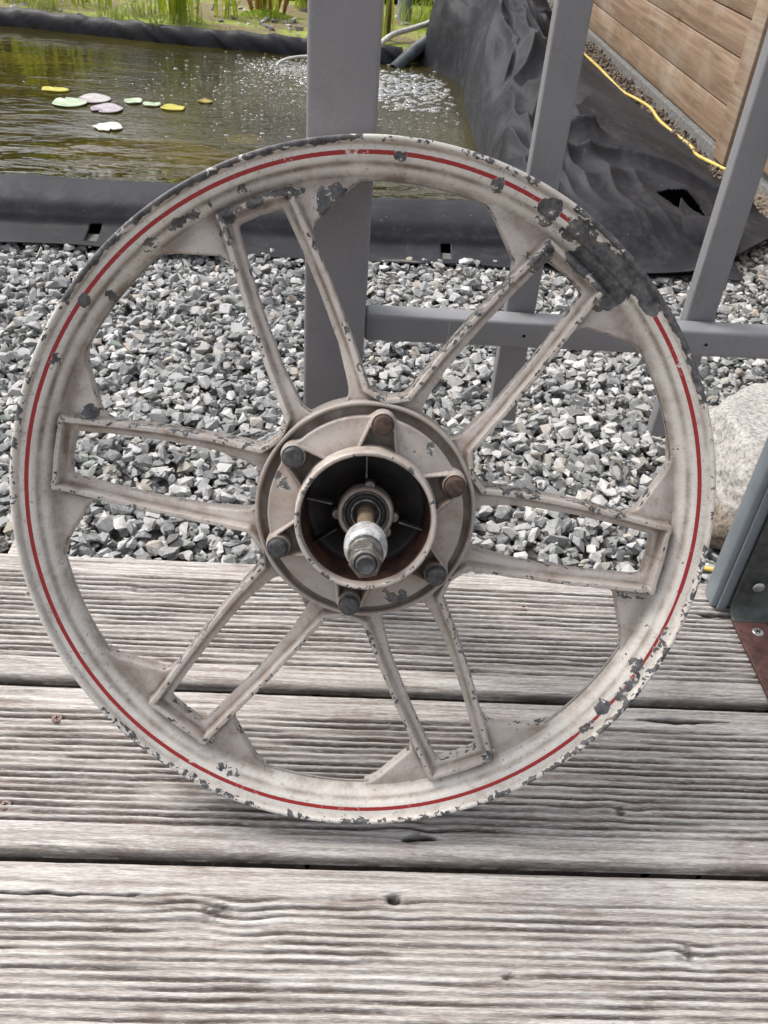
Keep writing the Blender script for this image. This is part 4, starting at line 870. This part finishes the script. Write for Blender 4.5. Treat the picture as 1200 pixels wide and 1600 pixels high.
# ---- yellow cable
cab = [(.955, 5.25), (.91, 4.85), (.885, 4.55), (.90, 4.1), (.918, 3.75), (.932, 3.50), (.938, 3.28), (.935, 3.15), (.952, 3.04), (.968, 2.93), (.962, 2.80), (.975, 2.68), (.985, 2.55), (.972, 2.46), (.990, 2.37), (1.005, 2.32), (1.035, 2.285)]
V, F = tube([(a, b, GZ + .020 + .005 * math.sin(b * 9)) for a, b in cab], .0048, 10)
tag(add('yellow_cable', mesh_np('yellow_cable', V, F), M['yellow']), 'yellow cable snaking along the foot of the wooden wall', 'cable')
V, F = tube([(.43, .735, -.020), (.445, .728, -.017), (.46, .722, -.018), (.475, .725, -.022)], [.0028, .0034, .0034, .0028], 10)
tag(add('cable_end', mesh_np('cable_end', V, F), M['yellow']), 'short yellow cable end poking out between boulder and blue grey post', 'cable')

# ---- wooden wall
wall = empty('wooden_wall', (1.04, 3.7, GZ)); tag(wall, 'brown horizontal board wall on a low concrete strip, right of the pond', 'wall'); ow_ = (1.04, 3.7, GZ)
tube_box('concrete_base', 1.018, 1.075, 2.38, 6.4, -.12, -.010, M['concrete'], wall, .004, ow_)
zb = [-.008, .085, .2025, .293, .400, .505, .61, .715, .82]
for k in range(8):
    bm = bmesh.new(); z0, z1 = zb[k] + .0015, zb[k + 1] - .0015; bx(bm, (1.048 - ow_[0], (2.45 + 6.4) / 2 - ow_[1], (z0 + z1) / 2 - ow_[2]), (.022, 6.4 - 2.45, z1 - z0)); bm_obj('board', bm, M['fence'], wall, bevel=.002)
    bm = bmesh.new(); bx(bm, (1.085 - ow_[0], (1.2 + 2.36) / 2 - ow_[1], (z0 + z1) / 2 - ow_[2] - (.02 if k else 0)), (.022, 2.36 - 1.2, z1 - z0)); bm_obj('board', bm, M['fence'], wall, bevel=.002)
tube_box('batten', 1.012, 1.060, 2.365, 2.452, -.030, .95, M['fence'], wall, .003, ow_)
tube_box('concrete_base', 1.072, 1.11, 1.2, 2.355, -.12, -.030, M['concrete'], wall, .004, ow_)

# ---- boulder
def boulder():
    bm = bmesh.new(); bmesh.ops.create_icosphere(bm, subdivisions=6, radius=1); dirs = np.array([v.co[:] for v in bm.verts])
    pl = [((-1, .1, .15), .80), ((.0, -1, .10), .72), ((.1, .05, 1), .62), ((.5, -.6, .85), .98), ((-.6, -.6, .7), .98), ((1, .2, 0), .95), ((0, 1, .1), .9), ((-.7, .7, .5), .98), ((0, 0, -1), .6), ((-.75, -.75, -.1), .96), ((.2, .8, .8), 1.0), ((-.1, -.7, -.6), .72)]
    r = np.full(len(dirs), 1.15)
    for nn, d in pl:
        nn = np.array(nn, float); nn /= np.linalg.norm(nn); c = dirs @ nn; r = np.where(c > 1e-3, -np.log(np.exp(-r * 45) + np.exp(-(d / np.maximum(c, 1e-3)) * 45)) / 45, r)
    ns = fbm(dirs[:, 0] * 3 + dirs[:, 2] * 2 + 20, dirs[:, 1] * 3 + dirs[:, 2] * 1.5 + 20, 55, 5) - .5; ns2 = fbm(dirs[:, 0] * 14 + 20, dirs[:, 1] * 14 + dirs[:, 2] * 14 + 60, 56, 3) - .5; r = r * (1 + .14 * ns + .035 * ns2)
    for v_, d, q in zip(bm.verts, dirs, r): v_.co = Vector(d * q * np.array([.20, .160, .112]))
    for v_ in bm.verts: v_.co.z += .062
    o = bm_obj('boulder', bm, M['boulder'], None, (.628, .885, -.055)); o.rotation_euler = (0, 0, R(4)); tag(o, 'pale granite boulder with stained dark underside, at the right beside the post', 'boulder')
boulder()

# ---- plants
def blades(name, x, y, z, n, h, spread, lean, w, mat, label, cat, seed=0, stems=None):
    rg_ = np.random.default_rng(seed); V, F = [], []
    for i in range(n):
        a = rg_.uniform(0, 2 * np.pi); bx0 = np.array([rg_.normal(0, spread), rg_.normal(0, spread)]); L = h * rg_.uniform(.5, 1.1); le = lean * rg_.uniform(.1, 1.2); ww = w * rg_.uniform(.6, 1.2); dirv = np.array([math.cos(a), math.sin(a)]); side = np.array([-dirv[1], dirv[0]]); tw = rg_.uniform(-.6, .6)
        K = 9; b0 = len(V)
        for k in range(K):
            t = k / (K - 1); hor = L * le * t ** 2; ver = L * (t - .35 * le * t ** 3); c = bx0 + dirv * hor; wk = ww * (1 - t ** 2.2) * (.6 + .4 * min(1, t * 4)) + .0002; sd2 = side * math.cos(tw * t) + dirv * math.sin(tw * t) * .5
            V.append((c[0] - sd2[0] * wk, c[1] - sd2[1] * wk, ver)); V.append((c[0], c[1], ver - wk * .35)); V.append((c[0] + sd2[0] * wk, c[1] + sd2[1] * wk, ver))
        for k in range(K - 1):
            for q in (0, 1): F.append([b0 + 3 * k + q, b0 + 3 * k + q + 1, b0 + 3 * k + 4 + q, b0 + 3 * k + 3 + q])
    me = mesh_np(name, V, F)
    if stems is None: o = add(name, me, mat, None, (x, y, z)); tag(o, label, cat)
    else: o = add(name, me, mat, stems)
    return o
blades('reed_clump', -.66, 3.80, -.03, 34, .40, .045, .45, .009, M['reed'], 'tall yellow green reed clump left of the pitcher plant', 'reed', 1)
blades('reed_clump', -.175, 4.20, -.03, 30, .42, .03, .25, .008, M['reed'], 'dense green reed clump just left of the wide post', 'reed', 2)
blades('reed_clump', -1.02, 3.95, -.03, 30, .30, .055, .5, .006, M['reed'], 'yellow green reed clump above the pond near the left edge', 'reed', 3)
blades('reed_clump', -1.33, 3.98, -.03, 36, .34, .08, .5, .007, M['reed'], 'yellow green reed clump in the top left corner', 'reed', 4)
blades('reed_clump', -.48, 3.95, -.03, 14, .30, .03, 1.0, .006, M['reed'], 'arching thin reed clump leaning between tall reeds and pitcher plant', 'reed', 5)
for i, (x, y, s, sd3, lb) in enumerate([(-.87, 3.72, .09, 11, 'low pale grass tuft under the second reed clump'), (-.79, 3.82, .12, 12, 'pale feathery grass tuft beside the tall reeds'), (-.60, 3.72, .07, 13, 'short bright grass tuft at the foot of the tall reeds'), (-1.15, 3.80, .10, 14, 'low yellowish grass tuft between the two left reed clumps')]):
    blades('grass_tuft', x, y, -.03, 60, s, .032, .6, .0022, M['grass'], lb, 'grass tuft', sd3)
blades('grass_tuft', .30, 4.02, -.02, 110, .14, .05, .5, .0020, M['moss'], 'feathery lime grass tuft in front of the grey pipe', 'grass tuft', 15)
blades('trailing_weed', -.695, 3.575, -.01, 26, .07, .012, 1.2, .0025, M['grass'], 'small pale weed hanging over the far liner edge', 'weed', 16)
rs = blades('red_stemmed_plant', .145, 3.66, -.03, 9, .36, .02, .10, .0035, M['redstem'], 'dark red upright stems right behind the wide post', 'plant', 17)
g_ = blades('leaf', 0, 0, 0, 8, .40, .02, .22, .007, M['reed'], None, None, 18, stems=rs)
# pitcher plant
pp = empty('pitcher_plant', (-.33, 4.02, -.03)); tag(pp, 'pitcher plant with red tubes, green blades and one round yellow leaf on lime moss', 'pitcher plant')
for i in range(9):
    x, y = random.gauss(0, .035), random.gauss(0, .03); h = random.uniform(.09, .17)
    V, F = tube([(x, y, 0), (x * 1.15, y * 1.15, h * .45), (x * 1.5, y * 1.5, h)], [.004, .009, .013], 12, cap=False); add('pitcher', mesh_np('pitcher', V, F), M['pitcher'], pp)
blades('leaf', 0, 0, 0, 16, .30, .03, .35, .006, M['reed'], None, None, 21, stems=pp)
V, F = [], []
n = 1600; A = RNG.normal(0, .045, (n, 2)); 
for k in range(n):
    c = np.array([A[k, 0] * 1.2, A[k, 1] - .03, .030 * math.exp(-(A[k, 0] ** 2 + A[k, 1] ** 2) / .006) + RNG.uniform(0, .008)]); a = RNG.normal(size=3); a /= np.linalg.norm(a); b = np.cross(a, RNG.normal(size=3)); b /= np.linalg.norm(b); s = .004
    b0 = len(V); V += [c - a * s, c + b * s * .6, c + a * s, c - b * s * .6]; F.append([b0, b0 + 1, b0 + 2, b0 + 3])
add('moss_cushion', mesh_np('moss_cushion', V, F), M['moss'], pp)
t = np.linspace(0, 2 * np.pi, 24, endpoint=False); V = [(0, 0, 0)] + [(.036 * math.cos(q), .006 * math.sin(2 * q), .046 * math.sin(q)) for q in t]; F = [[0, 1 + i, 1 + (i + 1) % 24] for i in range(24)]
o = add('round_leaf', mesh_np('round_leaf', V, F), M['pad_y'], pp); o.location = (-.062, -.03, .165)
# small stones in the marsh
n = 260; X = RNG.uniform(-1.6, .30, n); Y = RNG.uniform(3.62, 4.45, n) + .10 * np.maximum(-X - .1, 0)
o = stones('marsh_pebbles', X, Y, np.full(n, -.018), RNG.uniform(.006, .022, n), M['gravel']); tag(o, 'small pebbles scattered on the mossy sand behind the pond', 'pebbles', kind='stuff')
# ---- pipe and hoses top centre
pv = empty('grey_pipe', (.235, 4.16, -.03)); tag(pv, 'upright grey plastic pipe with a wider socket, above the lime tuft', 'pipe')
V, F = lathe_np([(.030, 0), (.030, .10)], 32); me = mesh_np('pipe_body', V, F); add('pipe_body', me, M['pipe'], pv)
V, F = lathe_np(smooth_prof([(.030, .10), (.037, .102), (.038, .115), (.038, .30), (.036, .303), (.030, .303)], 3), 32); add('socket', mesh_np('socket', V, F), M['pipe'], pv)
def chz(pts, r, ridges):
    P = smooth_prof3(pts, 60); n = len(P); rr = r * (1 + .16 * np.sin(np.arange(n) / n * ridges * 2 * np.pi)); 
    T = np.gradient(P, axis=0); T /= np.linalg.norm(T, axis=1)[:, None]; a = np.cross(T, [0, 0, 1.]); a /= np.linalg.norm(a, axis=1)[:, None]; b = np.cross(a, T); th = np.linspace(0, 2 * np.pi, 16, endpoint=False)
    V = P[:, None] + rr[:, None, None] * (np.cos(th)[None, :, None] * a[:, None] + np.sin(th)[None, :, None] * b[:, None]); F = [[i * 16 + k, i * 16 + (k + 1) % 16, (i + 1) * 16 + (k + 1) % 16, (i + 1) * 16 + k] for i in range(n - 1) for k in range(16)]
    return V.reshape(-1, 3), F
V, F = chz([(.17, 3.40, -.06), (.24, 3.47, -.01), (.31, 3.60, .015), (.355, 3.80, .02), (.38, 4.1, .03)], .019, 46)
tag(add('corrugated_hose', mesh_np('corrugated_hose', V, F), M['corr']), 'thick dark corrugated hose dipping into the pond right of the post', 'hose')
V, F = tube([(.09, 3.46, -.02), (.16, 3.60, .012), (.25, 3.72, .022), (.32, 3.80, .035), (.355, 3.92, .05)], .010, 10); tag(add('pale_hose', mesh_np('pale_hose', V, F), M['whitehose']), 'thin pale hose curving from the post toward the liner', 'hose')
V, F = tube([(.375, 3.78, .03), (.375, 3.98, .055), (.35, 4.25, .075), (.345, 4.6, .10), (.36, 5.1, .12)], .013, 12); tag(add('blue_hose', mesh_np('blue_hose', V, F), M['bluehose']), 'blue grey hose climbing away beside the black liner at the top', 'hose')
# ---- hedge added out of frame, so the water mirrors it instead of bright sky
def unseen_hedge():
    n = 26000; X = RNG.uniform(-6.5, 4.5, n); top = 1.10 + .5 * fbm(X * .8 + 30, X * 0, 7, 3); Z = top * RNG.random(n) ** .8 - .1; Y = 7.6 + RNG.normal(0, .22, n) + .5 * (fbm(X * 1.1 + 20, Z + 10, 8, 3) - .5)
    a = RNG.normal(size=(n, 3)); a /= np.linalg.norm(a, axis=1)[:, None]; b = np.cross(a, RNG.normal(size=(n, 3))); b /= np.linalg.norm(b, axis=1)[:, None]; s = RNG.uniform(.05, .11, n)[:, None]; c = np.stack([X, Y, Z], -1)
    V = np.stack([c - a * s, c + b * s * .55, c + a * s, c - b * s * .55], 1).reshape(-1, 3); F = np.arange(4 * n).reshape(-1, 4)
    h = empty('unseen_hedge', (-1, 7.6, -.25)); tag(h, 'brown green hedge added out of view to darken the pond reflection', 'unseen_hedge')
    o = add('unseen_hedge_foliage', mesh_np('unseen_hedge_foliage', V, F), M['unseen_hedge'], h, (1, -7.6, .25), smooth=False)
    bm = bmesh.new(); bx(bm, (0, .0, .62), (10.8, .25, 1.1)); bmesh.ops.subdivide_edges(bm, edges=bm.edges, cuts=8, use_grid_fill=True)
    for v_ in bm.verts: v_.co += Vector((random.uniform(-.1, .1), random.uniform(-.1, .1), random.uniform(-.15, .1)))
    bm_obj('branches', bm, M['redstem'], h)
unseen_hedge()
